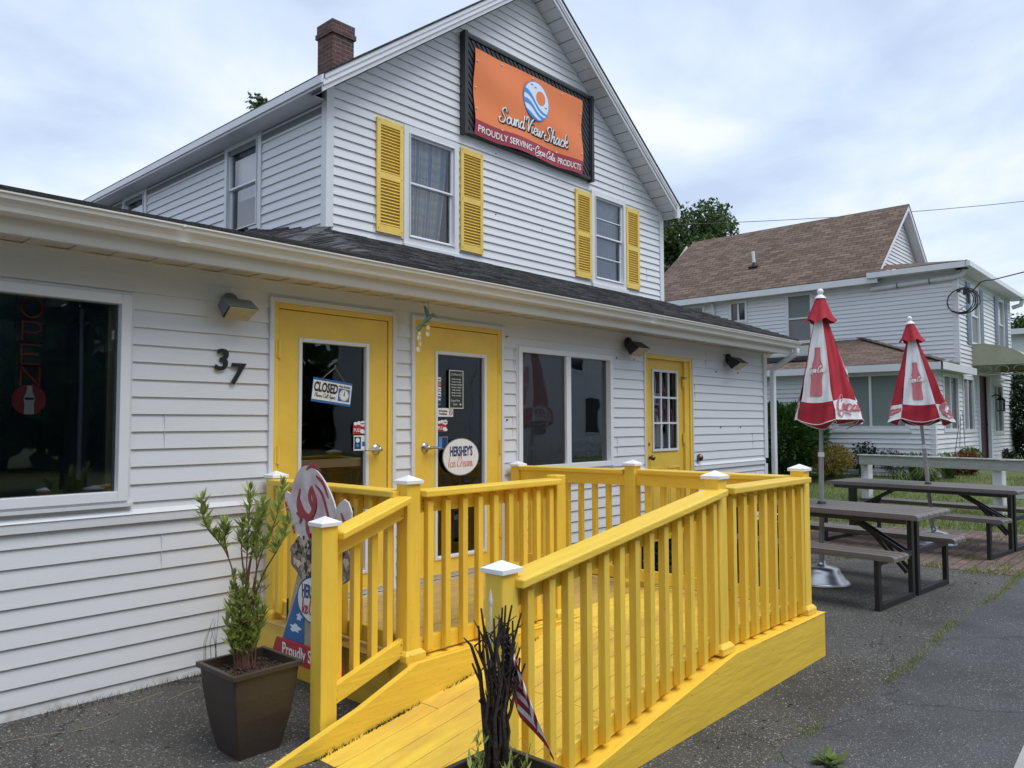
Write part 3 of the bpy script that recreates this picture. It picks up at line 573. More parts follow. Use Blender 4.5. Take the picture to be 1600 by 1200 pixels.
# drip edge: shingle thickness along the eave, slightly uneven
rr = random.Random(2); x = -3.6
while x < 10.5:
    w_ = rr.uniform(.16, .33); b.box(x, min(x+w_, 10.52), -0.42-rr.uniform(0, .006), -0.38, 2.628, 2.655+rr.uniform(0, .004), 'shingle'); x += w_
b.build('front_roof', shop)
b = MB(); xx = 2.9
for k in range(9):                      # ridge caps running down from the corner of the gable
    t0 = k/9; p = Vector((4.5-1.15*t0, 2.0-1.9*t0*0.55, 0)); q = p+Vector((-0.12, -0.11, 0)); p.z = zlow(p.x, p.y)+0.034; q.z = zlow(q.x, q.y)+0.026
    b.beam(p, q, 0.15, 0.008, 'shingletab')
b.build('ridge_cap', shop)
b = MB(); rt = random.Random(17); row = 0; y = -0.40      # laid tabs: every course of shingles stands proud of the one below
while y < 3.9:
    x = 2.2+rt.uniform(0, .2); y1 = y+.145
    while True:
        w_ = rt.choice((.11, .15, .19, .24)); xe = 10.5+0.19*(y+0.4)
        if x > xe: break
        x1 = min(x+w_-.003, xe+.01)
        if not (x1 > 4.49 and y > 1.86):
            h0 = .022+rt.uniform(0, .006); A_ = [(x, y, zlow(x, y)+h0), (x1, y, zlow(x1, y)+h0), (x1, y1, zlow(x1, y1)+.015), (x, y1, zlow(x, y1)+.015), (x, y, zlow(x, y)-.002), (x1, y, zlow(x1, y)-.002)]
            b.faces(A_, [(0, 1, 2, 3), (4, 5, 1, 0)], 'shingletab')
        x += w_
    y += .14
b.build('shingle_tabs', shop)
# gable storey
AX, AZ = 7.65, 7.48; LX, LZ = 4.25, 4.965; RX, RZ_ = 11.05, 5.04
def rz(x): return LZ+(AZ-LZ)*(x-LX)/(AX-LX) if x < AX else AZ-(AZ-RZ_)*(x-AX)/(RX-AX)
sL = (AZ-LZ)/(AX-LX); sR = (AZ-RZ_)/(RX-AX); DROP = 0.20
def grange(z):
    z = z+DROP
    if z < LZ+sL*0.25: a = 4.5
    else: a = LX+(z-LZ)/sL
    c = RX-(z-RZ_)/sR
    return (max(4.5, a), min(10.95, c))
WL = (5.495, 6.345, 3.44, 4.872); WR = (9.01, 9.89, 3.46, 4.925)
b = MB(); siding(b, 'Y', 2.0, grange, 3.30, AZ-DROP, holes=[WL, WR], phase=3.575, out=.019)
SW1 = (3.255, 4.10, 3.62, 4.862); SW2 = (6.34, 7.17, 3.6, 4.862)
siding(b, 'X', 4.5, lambda z: (2.06, 9.6), 3.0, 4.88, holes=[SW1, SW2], phase=3.575, out=.019)
siding(b, 'X', 10.95, lambda z: (2.06, 9.6), 3.0, 4.95, sgn=1, phase=3.575)
b.face([(4.5, 9.6, 2.4), (10.95, 9.6, 2.4), (10.95, 9.6, 5.0), (AX, 9.6, 7.3), (4.5, 9.6, 5.0)], 'siding')
b.face([(-3.5, 9.6, 0), (10.32, 9.6, 0), (10.32, 9.6, 3.2), (-3.5, 9.6, 3.2)], 'siding')
b.face([(-3.5, 0, 0), (-3.5, 9.6, 0), (-3.5, 9.6, 4.2), (-3.5, 0, 2.6)], 'siding')
b.build('gable_wall', shop)
b = MB(); b.box(4.47, 4.56, 1.965, 2.06, 3.3, 5.02, 'trim'); b.build('corner_board', shop, bevel=0.004)
b = MB(); b.box(10.87, 10.98, 1.97, 2.06, 3.3, 5.02, 'trim'); b.build('corner_board', shop, bevel=0.004)
b = MB()
for (xa, za, xb, zb) in ((LX, LZ, AX, AZ), (AX, AZ, RX, RZ_)):     # two roof slopes, shingled
    ln = math.hypot(xb-xa, zb-za)
    up = 0 if xa == LX else 1
    A = [(xa, 1.68, za), (xb, 1.68, zb), (xb, 9.85, zb), (xa, 9.85, za)]
    uvs = [(1.68, 0), (1.68, ln), (9.85, ln), (9.85, 0)]
    b.face(A, 'shingle', uv=uvs if not up else [(1.68, ln), (1.68, 0), (9.85, 0), (9.85, ln)])
    b.face([(xa, 1.68, za-0.025), (xb, 1.68, zb-0.025), (xb, 1.68, zb), (xa, 1.68, za)], 'shingle', uv=[(0, 0), (ln, 0), (ln, .02), (0, .02)])
b.face([(LX, 1.68, LZ-0.022), (LX, 9.85, LZ-0.022), (LX, 9.85, LZ), (LX, 1.68, LZ)], 'shingle', uv=[(0, 0), (8, 0), (8, .02), (0, .02)])
b.face([(RX, 1.68, RZ_-0.025), (RX, 9.85, RZ_-0.025), (RX, 9.85, RZ_), (RX, 1.68, RZ_)], 'shingle', uv=[(0, 0), (8, 0), (8, .02), (0, .02)])
roof = b.build('roof', shop)
b = MB()            # rake boards: stepped fascia
for (xa, za, xb, zb) in ((LX, LZ, AX, AZ), (AX, AZ, RX, RZ_)):
    for y0, y1, t0, t1 in ((1.69, 1.72, 0.026, 0.075), (1.705, 1.73, 0.075, 0.19), (1.688, 1.712, 0.120, 0.135)):
        b.faces([(xa, y0, za-t1), (xb, y0, zb-t1), (xb, y0, zb-t0), (xa, y0, za-t0), (xa, y1, za-t1), (xb, y1, zb-t1), (xb, y1, zb-t0), (xa, y1, za-t0)], [(0, 1, 2, 3), (4, 5, 6, 7), (0, 1, 5, 4), (3, 2, 6, 7), (0, 3, 7, 4), (1, 2, 6, 5)], 'trim')
b.build('rake_board', shop)
b = MB()            # soffit panels under the rakes and eaves
for (xa, za, xb, zb) in ((LX, LZ, AX, AZ), (AX, AZ, RX, RZ_)):
    k = 26
    for i in range(k):
        t0, t1 = i/k, (i+0.94)/k; d = 0.188+0.004*(i % 2)
        q = [(xa+(xb-xa)*t, y, za+(zb-za)*t-d) for t, y in ((t0, 1.73), (t1, 1.73), (t1, 2.0), (t0, 2.0))]; b.face(q, 'trim')
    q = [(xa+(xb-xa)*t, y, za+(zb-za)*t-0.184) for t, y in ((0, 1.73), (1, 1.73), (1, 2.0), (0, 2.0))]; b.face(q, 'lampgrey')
b.box(4.262, 4.5, 2.0, 9.8, 4.835, 4.842, 'trim'); b.box(4.262, 4.34, 1.74, 2.0, 4.835, 4.842, 'trim'); b.box(10.95, 11.03, 1.74, 9.8, 4.905, 4.912, 'trim')
b.build('rake_soffit', shop)
b = MB(); b.box(4.245, 4.262, 1.69, 9.85, 4.83, 4.942, 'trim'); b.box(4.225, 4.246, 1.70, 9.85, 4.855, 4.93, 'trim'); b.build('eave_board', shop); b = MB(); b.box(11.03, 11.05, 1.69, 9.85, 4.86, 5.012, 'trim')
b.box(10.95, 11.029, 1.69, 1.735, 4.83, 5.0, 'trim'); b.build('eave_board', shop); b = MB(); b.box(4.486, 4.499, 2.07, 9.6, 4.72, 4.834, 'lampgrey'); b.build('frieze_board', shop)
# chimney
b = MB(); cx, cy, s = 7.50, 6.20, 0.215
b.box(cx-s, cx+s, cy-s, cy+s, 6.9, 8.20, 'chimney', uv=True); b.box(cx-s-.03, cx+s+.03, cy-s-.03, cy+s+.03, 8.02, 8.10, 'chimney', uv=True); b.box(cx-s-.012, cx+s+.012, cy-s-.012, cy+s+.012, 8.10, 8.25, 'chimney', uv=True)
b.build('chimney', roof)
# windows
def hung_window(kind, c0, O, sill, grid=False, dark='clearglass', sgn=-1, screen=True):
    u0, u1, z0, z1 = O
    b = MB(); frame_ring(b, kind, c0, u0, u1, z0+(0.09 if sill else 0), z1, 0.075, -0.02, 0.03, 'trim', sgn); frame_ring(b, kind, c0, u0+0.075, u1-0.075, z0+(0.165 if sill else 0.075), z1-0.075, 0.012, -0.03, 0.045, 'trim', sgn)
    w_ = b.build('window', shop, bevel=0.004)
    zi0, zi1 = z0+(0.177 if sill else .087), z1-0.087; zm = zi0+(zi1-zi0)*0.53; a, c = u0+0.087, u1-0.087
    b = MB(); frame_ring(b, kind, c0, a, c, zm-0.012, zi1, 0.022, -0.03, 0.012, 'vinyl', sgn); b.build('sash', w_, bevel=0.003)
    b = MB(); frame_ring(b, kind, c0, a, c, zi0, zm+0.012, 0.022, -0.05, -0.01, 'vinyl', sgn, bot=0.03)
    if grid:
        for z in (zi0+(zm-zi0)*.5, zm+(zi1-zm)*.45):
            if kind == 'Y': b.box(a+.02, c-.02, c0-0.012, c0-0.002, z-.007, z+.007, 'vinyl')
    b.build('sash', w_, bevel=0.003)
    pane(w_, kind, c0-sgn*0.012, a+0.02, c-0.02, zm+.01, zi1-0.02, dark); pane(w_, kind, c0-sgn*0.03, a+0.02, c-0.02, zi0+.02, zm, dark)
    if sill:
        b = MB()
        if kind == 'Y': b.box(u0-0.01, u1+0.02, c0-0.055, c0+0.02, z0, z0+0.09, 'trim')
        else: b.box(*sorted((c0+sgn*0.055, c0-sgn*0.02)), u0-0.01, u1+0.01, z0, z0+0.09, 'trim')
        b.build('sill', w_, bevel=0.006)
    return w_
hung_window('Y', 2.0, WL, True); hung_window('Y', 2.0, WR, True, grid=True)
hung_window('X', 4.5, SW1, True); hung_window('X', 4.5, SW2, True)
def shutter(x0, x1, z0, z1, y=1.984):
    b = MB(); y0 = y-0.026; f = 0.048
    b.box(x0, x0+f, y0, y, z0, z1, 'yshutter'); b.box(x1-f, x1, y0, y, z0, z1, 'yshutter'); zm = z0+(z1-z0)*0.50
    for a, c in ((z0, z0+0.085), (zm-0.035, zm+0.035), (z1-0.07, z1)): b.box(x0+f, x1-f, y0+.001, y, a, c, 'yshutter')
    for a, c in ((z0+0.085, zm-0.035), (zm+0.035, z1-0.07)):
        n = int((c-a)/0.034)
        for i in range(n):
            z = a+(c-a)*(i+0.5)/n; b.beam((x0+f, y-0.012, z), (x1-f, y-0.012, z), 0.030, 0.006, 'yshutter', up=(0, -1.0, 1))
        b.box(x0+f, x1-f, y-0.004, y, a, c, 'yshutter')
    for zc in (z0+.04, zm, z1-.03): b.ball((x1-f/2, y0, zc), .006, 'bronze', 6, 4); b.ball((x0+f/2, y0, zc), .006, 'bronze', 6, 4)
    return b.build('shutter', shop)
for a, c in ((5.11, 5.475), (6.365, 6.745), (8.62, 8.99), (9.885, 10.245)): shutter(a, c, 3.59, 4.845)
# big shop window, left
b = MB(); frame_ring(b, 'Y', 0, W1[0], W1[1], W1[2], W1[3], 0.018, -0.06, 0.018, 'trim'); frame_ring(b, 'Y', 0, W1[0]+.018, W1[1]-.018, W1[2]+.018, W1[3]-.018, 0.055, -0.06, 0.034, 'vinyl')
w_ = b.build('window', shop, bevel=0.003); pane(w_, 'Y', 0.02, W1[0]+.06, W1[1]-.06, W1[2]+.06, W1[3]-.06, 'clearglass')
b = MB(); b.box(W1[0], W1[1]+.01, -0.04, 0.0, W1[2]-.014, W1[2]+.004, 'trim'); b.build('sill', w_)
# slider window
b = MB(); frame_ring(b, 'Y', 0, W2[0], W2[1], W2[2], W2[3], 0.022, -0.05, 0.016, 'trim'); frame_ring(b, 'Y', 0, W2[0]+.022, W2[1]-.022, W2[2]+.022, W2[3]-.022, 0.05, -0.05, 0.03, 'vinyl'); b.box(5.86, 5.93, -0.028, 0.05, W2[2]+.072, W2[3]-.072, 'vinyl')
w_ = b.build('window', shop, bevel=0.003); pane(w_, 'Y', 0.028, 5.93, W2[1]-.07, W2[2]+.07, W2[3]-.07); pane(w_, 'Y', 0.0, W2[0]+.07, 5.86, W2[2]+.07, W2[3]-.07, 'screenglass')
b = MB(); b.box(W2[0]+.07, 5.86, 0.03, 0.034, W2[2]+.07, W2[3]-.07, 'nscreen'); b.build('screen', w_)
# doors
def door(D, slab, lite, hinge_left, label=None):
    x0, x1, zb, zt = D; b = MB()
    sx0, sx1, sz0, sz1 = slab; lx0, lx1, lz0, lz1 = lite
    for a, c, e, f in ((sx0, lx0, sz0, sz1), (lx1, sx1, sz0, sz1), (lx0, lx1, sz0, lz0), (lx0, lx1, lz1, sz1)): b.box(a, c, -0.012, 0.03, e, f, 'ydoor')
    d = b.build('door', shop); 
    b = MB(); frame_ring(b, 'Y', 0, x0, x1, sz0-.02, zt, 0.033, -0.02, 0.028, 'trim', bot=0); frame_ring(b, 'Y', 0, x0+.033, x1-.033, sz0-.02, zt-.033, sx0-x0-.036, -0.03, 0.018, 'ydoor', bot=0); b.box(x0+.033, x1-.033, 0.0305, 0.06, sz0, zt-.033-.001, 'dark') if False else None
    b.build('door_frame', d, bevel=0.003)
    b = MB(); frame_ring(b, 'Y', 0, lx0, lx1, lz0, lz1, 0.028, -0.03, 0.022, 'trim'); b.build('pane_trim', d, bevel=0.006)
    for z in (sz1-0.27, (sz0+sz1)/2+0.02, sz0+0.3): b = MB(); b.tube([((sx0-.004) if hinge_left else (sx1+.004), -0.022, z-.06), ((sx0-.004) if hinge_left else (sx1+.004), -0.022, z+.06)], .011, 'ydoor', 8); b.box(*(sorted((sx0-.03, sx0+.01)) if hinge_left else sorted((sx1-.01, sx1+.03))), -0.021, -0.012, z-.055, z+.055, 'ydoor'); b.build('hinge', d)
    return d
for D, sl_, lt, hl, lx, ld in ((D1, (2.775, 3.69, .30, 2.292), (2.924, 3.52, .43, 2.112), True, 3.59, -1), (D2, (4.0, 4.925, .30, 2.292), (4.175, 4.765, .43, 2.107), False, 4.07, 1)):
    d = door(D, sl_, lt, hl)
    pane(d, 'Y', 0.012, lt[0]+.02, lt[1]-.02, lt[2]+.02, lt[3]-.02, 'clearglass')
    b = MB(); b.box(D[0]+.02, D[1]-.02, -0.06, 0.03, .262, .282, 'alu'); b.box(sl_[0], sl_[1], -0.024, -0.012, .285, .325, 'alu'); b.build('threshold', d, bevel=0.004)
    b = MB(); b.lathe([(0, .012), (.036, .010), (.040, 0.0)], 'steel', n=20); b.lathe([(.016, .0), (.016, .06), (0, .06)], 'steel', n=12); b.v = [(lx+p[0], -0.012-p[2], 1.33+p[1]) for p in b.v]
    b.tube([(lx, -0.062, 1.33), (lx+ld*.05, -0.066, 1.33), (lx+ld*.13, -0.058, 1.328)], [.013, .011, .009], 'steel', 8); b.build('lever_handle', d)
    b = MB(); b.box(lt[0]+.03, lt[1]-.03, 0.036, 0.075, 1.21, 1.27, 'steel'); b.build('push_bar', d)
b = MB(); sx0, sx1, sz0, sz1 = 7.33, 8.14, .20, 2.24; lx0, lx1, lz0, lz1 = 7.46, 8.015, 1.20, 2.125
for a, c, e, f in ((sx0, lx0, sz0, sz1), (lx1, sx1, sz0, sz1), (lx0, lx1, sz0, lz0), (lx0, lx1, lz1, sz1)): b.box(a, c, 0.03, 0.07, e, f, 'ydoor')
for a, c in ((7.42, 7.68), (7.79, 8.05)): frame_ring(b, 'Y', 0.03, a, c, .32, 1.02, .02, 0, .008, 'ydoor'); b.box(a+.04, c-.04, 0.022, 0.03, .36, .98, 'ydoor')
d = b.build('door', shop)
b = MB(); frame_ring(b, 'Y', 0, D3[0], D3[1], .14, D3[3], .022, -0.06, .024, 'trim', bot=0); frame_ring(b, 'Y', 0, D3[0]+.022, D3[1]-.022, .14, D3[3]-.022, .05, -0.08, .016, 'ydoor', bot=0); b.box(8.14, 8.25, 0.0, 0.07, .18, 2.238, 'ydoor'); b.build('door_frame', d, bevel=0.003)
b = MB(); frame_ring(b, 'Y', 0.03, lx0, lx1, lz0, lz1, .028, 0, .014, 'trim')
for i in (1, 2): x = lx0+.028+(lx1-lx0-.056)*i/3; b.box(x-.011, x+.011, 0.022, 0.04, lz0+.028, lz1-.028, 'trim'); z = lz0+.028+(lz1-lz0-.056)*i/3; b.box(lx0+.028, lx1-.028, 0.020, 0.041, z-.011, z+.011, 'trim')
b.build('pane_trim', d); pane(d, 'Y', 0.045, lx0+.02, lx1-.02, lz0+.02, lz1-.02, 'clearglass')
b = MB()
for z, r in ((1.28, .028), (1.135, .032)): b.lathe([(0, .02), (r*.6, .018), (r, .004), (r, 0)], 'bronze', n=16)
k = len(b.v)//2; b.v = [(7.375+p[0], 0.03-p[2], (1.285 if i < k else 1.135)+p[1]) for i, p in enumerate(b.v)]; b.ball((7.375, -0.03, 1.135), .030, 'bronze', 12, 8); b.tube([(7.375, 0.0, 1.135), (7.375, .03, 1.135)], .012, 'bronze'); b.build('door_knob', d)
b = MB(); b.tube([(8.125, 0.012, 1.40), (8.125, 0.012, 1.28)], .012, 'ydoor'); b.build('hinge', d); b = MB(); b.tube([(8.125, 0.012, 2.07), (8.125, 0.012, 1.94)], .012, 'ydoor'); b.beam((8.06, .0, 2.05), (8.16, -.02, 2.05), .012, .012, 'bronze'); b.build('hinge', d)
# small nail holes and plugs left in the siding
b = MB()
for x, z in ((5.03, 2.29), (5.03, 1.55), (9.0, 1.46), (9.55, 1.46), (8.9, 2.16), (9.5, 2.17), (7.05, 2.2), (6.72, 2.2)): b.ball((x, -0.012, z), .009, 'blackprint', 6, 4)
for x, z in ((7.0, 4.60), (7.9, 4.62), (7.0, 4.15), (7.9, 4.12), (7.0, 4.93)): b.ball((x, 1.99, z), .010, 'blackprint', 6, 4)
b.build('screw_hole', shop)
b = MB(); b.ball((8.42, -0.03, 1.10), .045, 'bronze', 8, 6); b.build('hose_bib', shop)
# ---------------------------------------------------------------- curtains
def curtain(x0, x1, z0, z1, y, m, amp, per, label, pull=0.0, kind='Y'):
    b = MB(); nx = int((x1-x0)/0.012); nz = 14; P_ = []; U_ = []
    for j in range(nz+1):
        t = j/nz
        for i in range(nx+1):
            s = i/nx; x = x0+(x1-x0)*s; sh = pull*(1-t)**1.5*(s-0.1)
            yy = y+amp*math.sin(2*math.pi*x/per+0.8*math.sin(3*t+x*4))*(0.6+0.4*(1-t)); X = x-sh
            P_.append((X, yy, z0+(z1-z0)*t) if kind == 'Y' else (yy, X, z0+(z1-z0)*t)); U_.append((s*(x1-x0)*1.5, (z1-z0)*t))
    fs = [(j*(nx+1)+i, j*(nx+1)+i+1, (j+1)*(nx+1)+i+1, (j+1)*(nx+1)+i) for j in range(nz) for i in range(nx)]
    b.faces(P_, fs, m, True, uvs=[[U_[k] for k in f] for f in fs])
    return tag(b.build('curtain'), label, 'curtain')
curtain(5.57, 6.26, 3.60, 4.80, 2.10, 'plaid', .018, .095, 'blue and cream plaid curtain behind the left upstairs front window', pull=.16)
curtain(9.09, 9.81, 3.60, 4.82, 2.10, 'sheer', .016, .08, 'grey sheer curtain behind the right upstairs front window')
curtain(3.32, 4.03, 4.2, 4.80, 4.62, 'whitefab', .012, .06, 'white lace curtain in upper half of the nearer side window', kind='X')
curtain(6.4, 7.1, 3.8, 4.80, 4.62, 'whitefab', .012, .06, 'white curtain in the farther side window under the eave', kind='X')
# ---------------------------------------------------------------- deck and ramp
deck = empty('wooden_ramp_deck', 'bright yellow painted wooden ramp and landing with railings at the shop doors', 'ramp')
RS = 0.15; ZP = 0.275; XB = 3.90
def rampz(x): return ZP if x >= XB else ZP-RS*(XB-x)
rd = random.Random(8)
b = MB(); y = -0.02; i = 0
while y > -1.38:                      # landing boards
    xj = rd.uniform(3.3, 4.4); dz = rd.uniform(-.001, .001)
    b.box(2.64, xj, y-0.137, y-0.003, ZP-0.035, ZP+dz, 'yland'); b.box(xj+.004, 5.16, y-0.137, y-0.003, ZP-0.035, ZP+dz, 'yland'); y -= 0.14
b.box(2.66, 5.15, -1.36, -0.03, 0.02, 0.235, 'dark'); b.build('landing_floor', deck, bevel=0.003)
b = MB(); y = -1.565
while y > -2.53:
    y1 = max(y-0.134, -2.535)
    for x0, x1 in ((XB, 5.165),):
        xj = rd.uniform(4.2, 4.9); b.box(x0, xj, y1, y, ZP-.035, ZP, 'yfloor'); b.box(xj+.004, x1, y1, y, ZP-.035, ZP, 'yfloor')
    xs = [1.90, rd.uniform(2.6, 3.3), XB-.002]
    for xa, xb in zip(xs[:-1], xs[1:]):
        xb2 = xb-.004; za, zb = rampz(xa)-.0, rampz(xb2)
        b.faces([(xa, y1, za-.035), (xb2, y1, zb-.035), (xb2, y, zb-.035), (xa, y, za-.035), (xa, y1, za), (xb2, y1, zb), (xb2, y, zb), (xa, y, za)], [(0, 3, 2, 1), (4, 5, 6, 7), (0, 1, 5, 4), (3, 7, 6, 2), (0, 4, 7, 3), (1, 2, 6, 5)], 'yfloor')
    y -= 0.139
b.box(4.0, 5.15, -1.384, -1.56, ZP-.035, ZP-.001, 'yfloor'); b.build('ramp_floor', deck, bevel=0.003)
def curb(name, pts, y0, y1, m='yellowx'):     # side board whose top follows pts (x, z)
    b = MB(); n = len(pts); P_ = [(x, y, z) for y in (y0, y1) for x, z in pts] + [(x, y, -0.02) for y in (y0, y1) for x, z in pts]
    fs = []
    for i in range(n-1):
        fs += [(i, i+1, n+i+1, n+i), (2*n+i, i, i+1, 2*n+i+1)[::1], (3*n+i, 3*n+i+1, n+i+1, n+i)]
    fs += [(0, n, 3*n, 2*n), (n-1, 2*n-1, 4*n-1, 3*n-1)]
    b.faces(P_, fs, m); return b.build(name, deck, bevel=0.006)
curb('curb', [(1.95, rampz(1.95)+.004), (3.0, rampz(3.0)+.004), (3.80, .262), (3.93, .279), (5.18, .279)], -2.535, -2.70)
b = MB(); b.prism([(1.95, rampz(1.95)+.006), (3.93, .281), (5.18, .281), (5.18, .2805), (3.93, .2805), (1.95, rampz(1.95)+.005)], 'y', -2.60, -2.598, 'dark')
curb('curb', [(2.63, .284), (4.02, .284)], -1.385, -1.53)
curb('curb', [(1.80, .006), (2.30, .150), (2.66, .284), (4.02, .284)], -1.532, -1.572)
b = MB(); b.box(1.9, 5.16, -1.60, -1.5735, 0.0, .02, 'dark') if False else None
b.box(2.615, 2.64, -1.385, -0.0, 0.0, .279, 'yellowy'); b.build('skirt_board', deck, bevel=.004); b = MB(); b.box(5.165, 5.185, -2.53, 0, 0.0, .279, 'yellowy'); b.build('skirt_board', deck, bevel=.004); b = MB(); b.box(2.60, 2.80, -1.38, 0, .2795, .2845, 'yland'); b.build('edge_board', deck, bevel=0.002)
PW = 0.046
def post(x, y, zb, zt, cap=True, trim=True, m='yellow'):
    b = MB(); b.box(x-PW, x+PW, y-PW, y+PW, zb, zt, m); p = b.build('post', deck, bevel=0.006)
    if trim:
        b = MB(); b.box(x-.068, x+.068, y-.068, y+.068, zb, zb+.035, m)
        q = [(x+i*a, y+j*a, z) for a, z in ((.068, zb+.035), (.052, zb+.055)) for i, j in ((-1, -1), (1, -1), (1, 1), (-1, 1))]; b.faces(q, [(0, 1, 5, 4), (1, 2, 6, 5), (2, 3, 7, 6), (3, 0, 4, 7), (4, 5, 6, 7)], m); b.build('base_trim', p, bevel=0.004)
    if cap:
        b = MB(); h = .058; b.box(x-h, x+h, y-h, y+h, zt-.004, zt+.014, 'cap')
        q = [(x+i*h, y+j*h, zt+.014) for i, j in ((-1, -1), (1, -1), (1, 1), (-1, 1))]+[(x, y, zt+.042)]; b.faces(q, [(0, 1, 4), (1, 2, 4), (2, 3, 4), (3, 0, 4)], 'cap'); b.build('post_cap', p, bevel=0.002)
    return p
ZT = 1.205
P1, P2, P3, P4, P5, P6, P7, P8, P9 = (2.715, -.10), (2.69, -1.455), (2.17, -1.455), (3.93, -1.455), (5.07, -.10), (5.07, -1.29), (3.90, -2.60), (5.06, -2.60), (2.19, -2.60)
post(*P1, .28, ZT-.03); post(*P2, .285, ZT); post(*P3, .02, 1.035, trim=False); post(*P4, .28, ZT-.02, cap=False); post(*P5, .27, 1.15); post(*P6, .275, ZT-.01); post(*P7, .28, ZT+.012); post(*P8, .28, ZT); post(*P9, rampz(2.19)-.02, .955, trim=False)
def railing(a, b_, za, zb, n, side, top=(1.165, 1.165), low=(.40, .40), over=.0, behind=False, capover=(0, 0)):
    a = Vector((*a, 0)); c = Vector((*b_, 0)); d = (c-a).normalized(); nrm = Vector((-d.y, d.x, 0))*side
    s0 = a+d*PW; s1 = c-d*PW
    def zl(p, t): k = (p-a).dot(d)/(c-a).length; return t[0]+(t[1]-t[0])*k
    def bar(off, w, h, ztop, name, e0=0, e1=0, bev=.004):
        p, q = s0-d*e0, s1+d*e1; m_ = MB()
        u = Vector((p.x, p.y, zl(p, ztop)-h/2))+nrm*off; v = Vector((q.x, q.y, zl(q, ztop)-h/2))+nrm*off
        cs = nrm*(w/2); zz = Vector((0, 0, h/2))
        P_ = [u-cs-zz, u+cs-zz, u+cs+zz, u-cs+zz, v-cs-zz, v+cs-zz, v+cs+zz, v-cs+zz]
        m_.faces(P_, [(0, 1, 2, 3), (7, 6, 5, 4), (0, 4, 5, 1), (1, 5, 6, 2), (2, 6, 7, 3), (3, 7, 4, 0)], 'yellowx' if abs(d.x) > .5 else 'yellowy')
        if name != 'handrail':
            for pq in (u.lerp(v, .035), u.lerp(v, .965)):
                for sz in (-.022, .022): m_.ball(pq+nrm*(w/2+.0005)+Vector((0, 0, sz)), .0045, 'bronze', 6, 4)
        return m_.build(name, deck, bevel=bev)
    bar(.022, .135, .036, top, 'handrail', capover[0], capover[1], .007)
    ut = (top[0]-.037, top[1]-.037); bar(0, .038, .085, ut, 'top_rail'); bar(0, .038, .088, low, 'bottom_rail')
    L_ = (s1-s0).length; off = -.039 if behind else .039
    for i in range(n):
        p = s0+d*(L_*(i+.5)/n + rd.uniform(-.004, .004)); zt = zl(p, ut)-(.004 if not behind else .01); z0 = zl(p, low)-.086+rd.uniform(-.004, .004)
        m_ = MB(); h = .019; ce = Vector((p.x, p.y, 0))+nrm*off
        def V(i_, j_, z): q = ce+d*(i_*h)+nrm*(j_*h*(-1 if behind else 1)); return (q.x, q.y, z)
        P_ = [V(-1, -1, z0), V(1, -1, z0), V(1, 1, z0+.022), V(-1, 1, z0+.022), V(-1, -1, zt), V(1, -1, zt), V(1, 1, zt-.024), V(-1, 1, zt-.024)]
        m_.faces(P_, [(0, 3, 2, 1), (4, 5, 6, 7), (0, 1, 5, 4), (1, 2, 6, 5), (2, 3, 7, 6), (3, 0, 4, 7)], 'yellow'); m_.build('baluster', deck, bevel=.002)
railing(P9, P7, 0, 0, 13, -1, top=(.925, 1.165), low=(rampz(2.19)+.102, rampz(3.9)+.108), capover=(.02, .03))
railing(P7, P8, 0, 0, 8, -1, low=(.376, .376), capover=(-.01, .02))
railing(P2, P4, 0, 0, 9, -1, low=(.382, .382), capover=(-.005, .0))
railing(P3, P2, 0, 0, 4, -1, top=(.985, 1.16), low=(.245, .415), behind=True, capover=(0, -.005))
railing(P1, P2, 0, 0, 9, -1, low=(.40, .40), capover=(0, .03))
railing(P5, P6, 0, 0, 8, 1, top=(1.15, 1.16), low=(.405, .405), capover=(0, -.02))
railing(P6, P8, 0, 0, 9, 1, low=(.405, .405), capover=(-.02, .03))
# ---------------------------------------------------------------- small things on the front wall
def wall_lamp(x, z, m, scale=1.0, label=''):
    t = empty('wall_lamp', label, 'wall lamp', 'box lamps on the front wall', loc=(x, 0, z)); s = scale
    b = MB(); b.lathe([(0, .03), (.045*s, .028), (.055*s, .012), (.056*s, 0)], m, n=20); b.v = [(p[0], -.014-p[2], p[1]) for p in b.v]
    b.tube([(0, -.03, -.005), (.01, -.085*s, -.03*s)], [.028*s, .024*s], m, 12); b.build('mount', t)
    b = MB(); A = [(-.10, -.045, -.035), (.10, -.045, -.035), (.10, -.10, .012), (-.10, -.10, .012), (-.10, -.20, -.055), (.10, -.20, -.055), (.085, -.085, -.115), (-.085, -.085, -.115)]
    A = [Vector(p)*s for p in A]; b.faces(A, [(0, 1, 2, 3), (3, 2, 5, 4), (0, 3, 4, 7), (1, 6, 5, 2), (0, 7, 6, 1)], m); b.build('housing', t, bevel=.006)
    b = MB(); q = [A[4]+Vector((0.008, .004, -.003)), A[5]+Vector((-.008, .004, -.003)), A[6]+Vector((-.006, -.006, -.003)), A[7]+Vector((.006, -.006, -.003))]
    b.faces(q+[p+Vector((0, -.006, -.006)) for p in q], [(0, 1, 2, 3), (7, 6, 5, 4), (0, 4, 5, 1), (1, 5, 6, 2), (2, 6, 7, 3), (3, 7, 4, 0)], 'lens'); b.build('lens', t)
    return t
wall_lamp(2.42, 2.30, 'lampgrey', 1.0, 'grey box flood lamp with yellowed lens left of the first yellow door')
wall_lamp(6.93, 2.37, 'black', 1.15, 'black and yellowed box flood lamp between the sliding window and the paned door')
wall_lamp(9.22, 2.34, 'black', 1.2, 'black box flood lamp nearest the right corner of the building')
for ch, x, z in (('3', 2.365, 1.93), ('7', 2.465, 1.845)):
    b = MB(); text_into(b, ch, .135, 'black', T(x, -.022, z-.067) @ FRONT, bold=.028, ext=.006, shear=.12, sx=1.05)
    tag(b.build('house_number'), {'3': 'black metal numeral three, the higher of the two house numerals', '7': 'black metal numeral seven, the lower of the two house numerals'}[ch], 'house number')
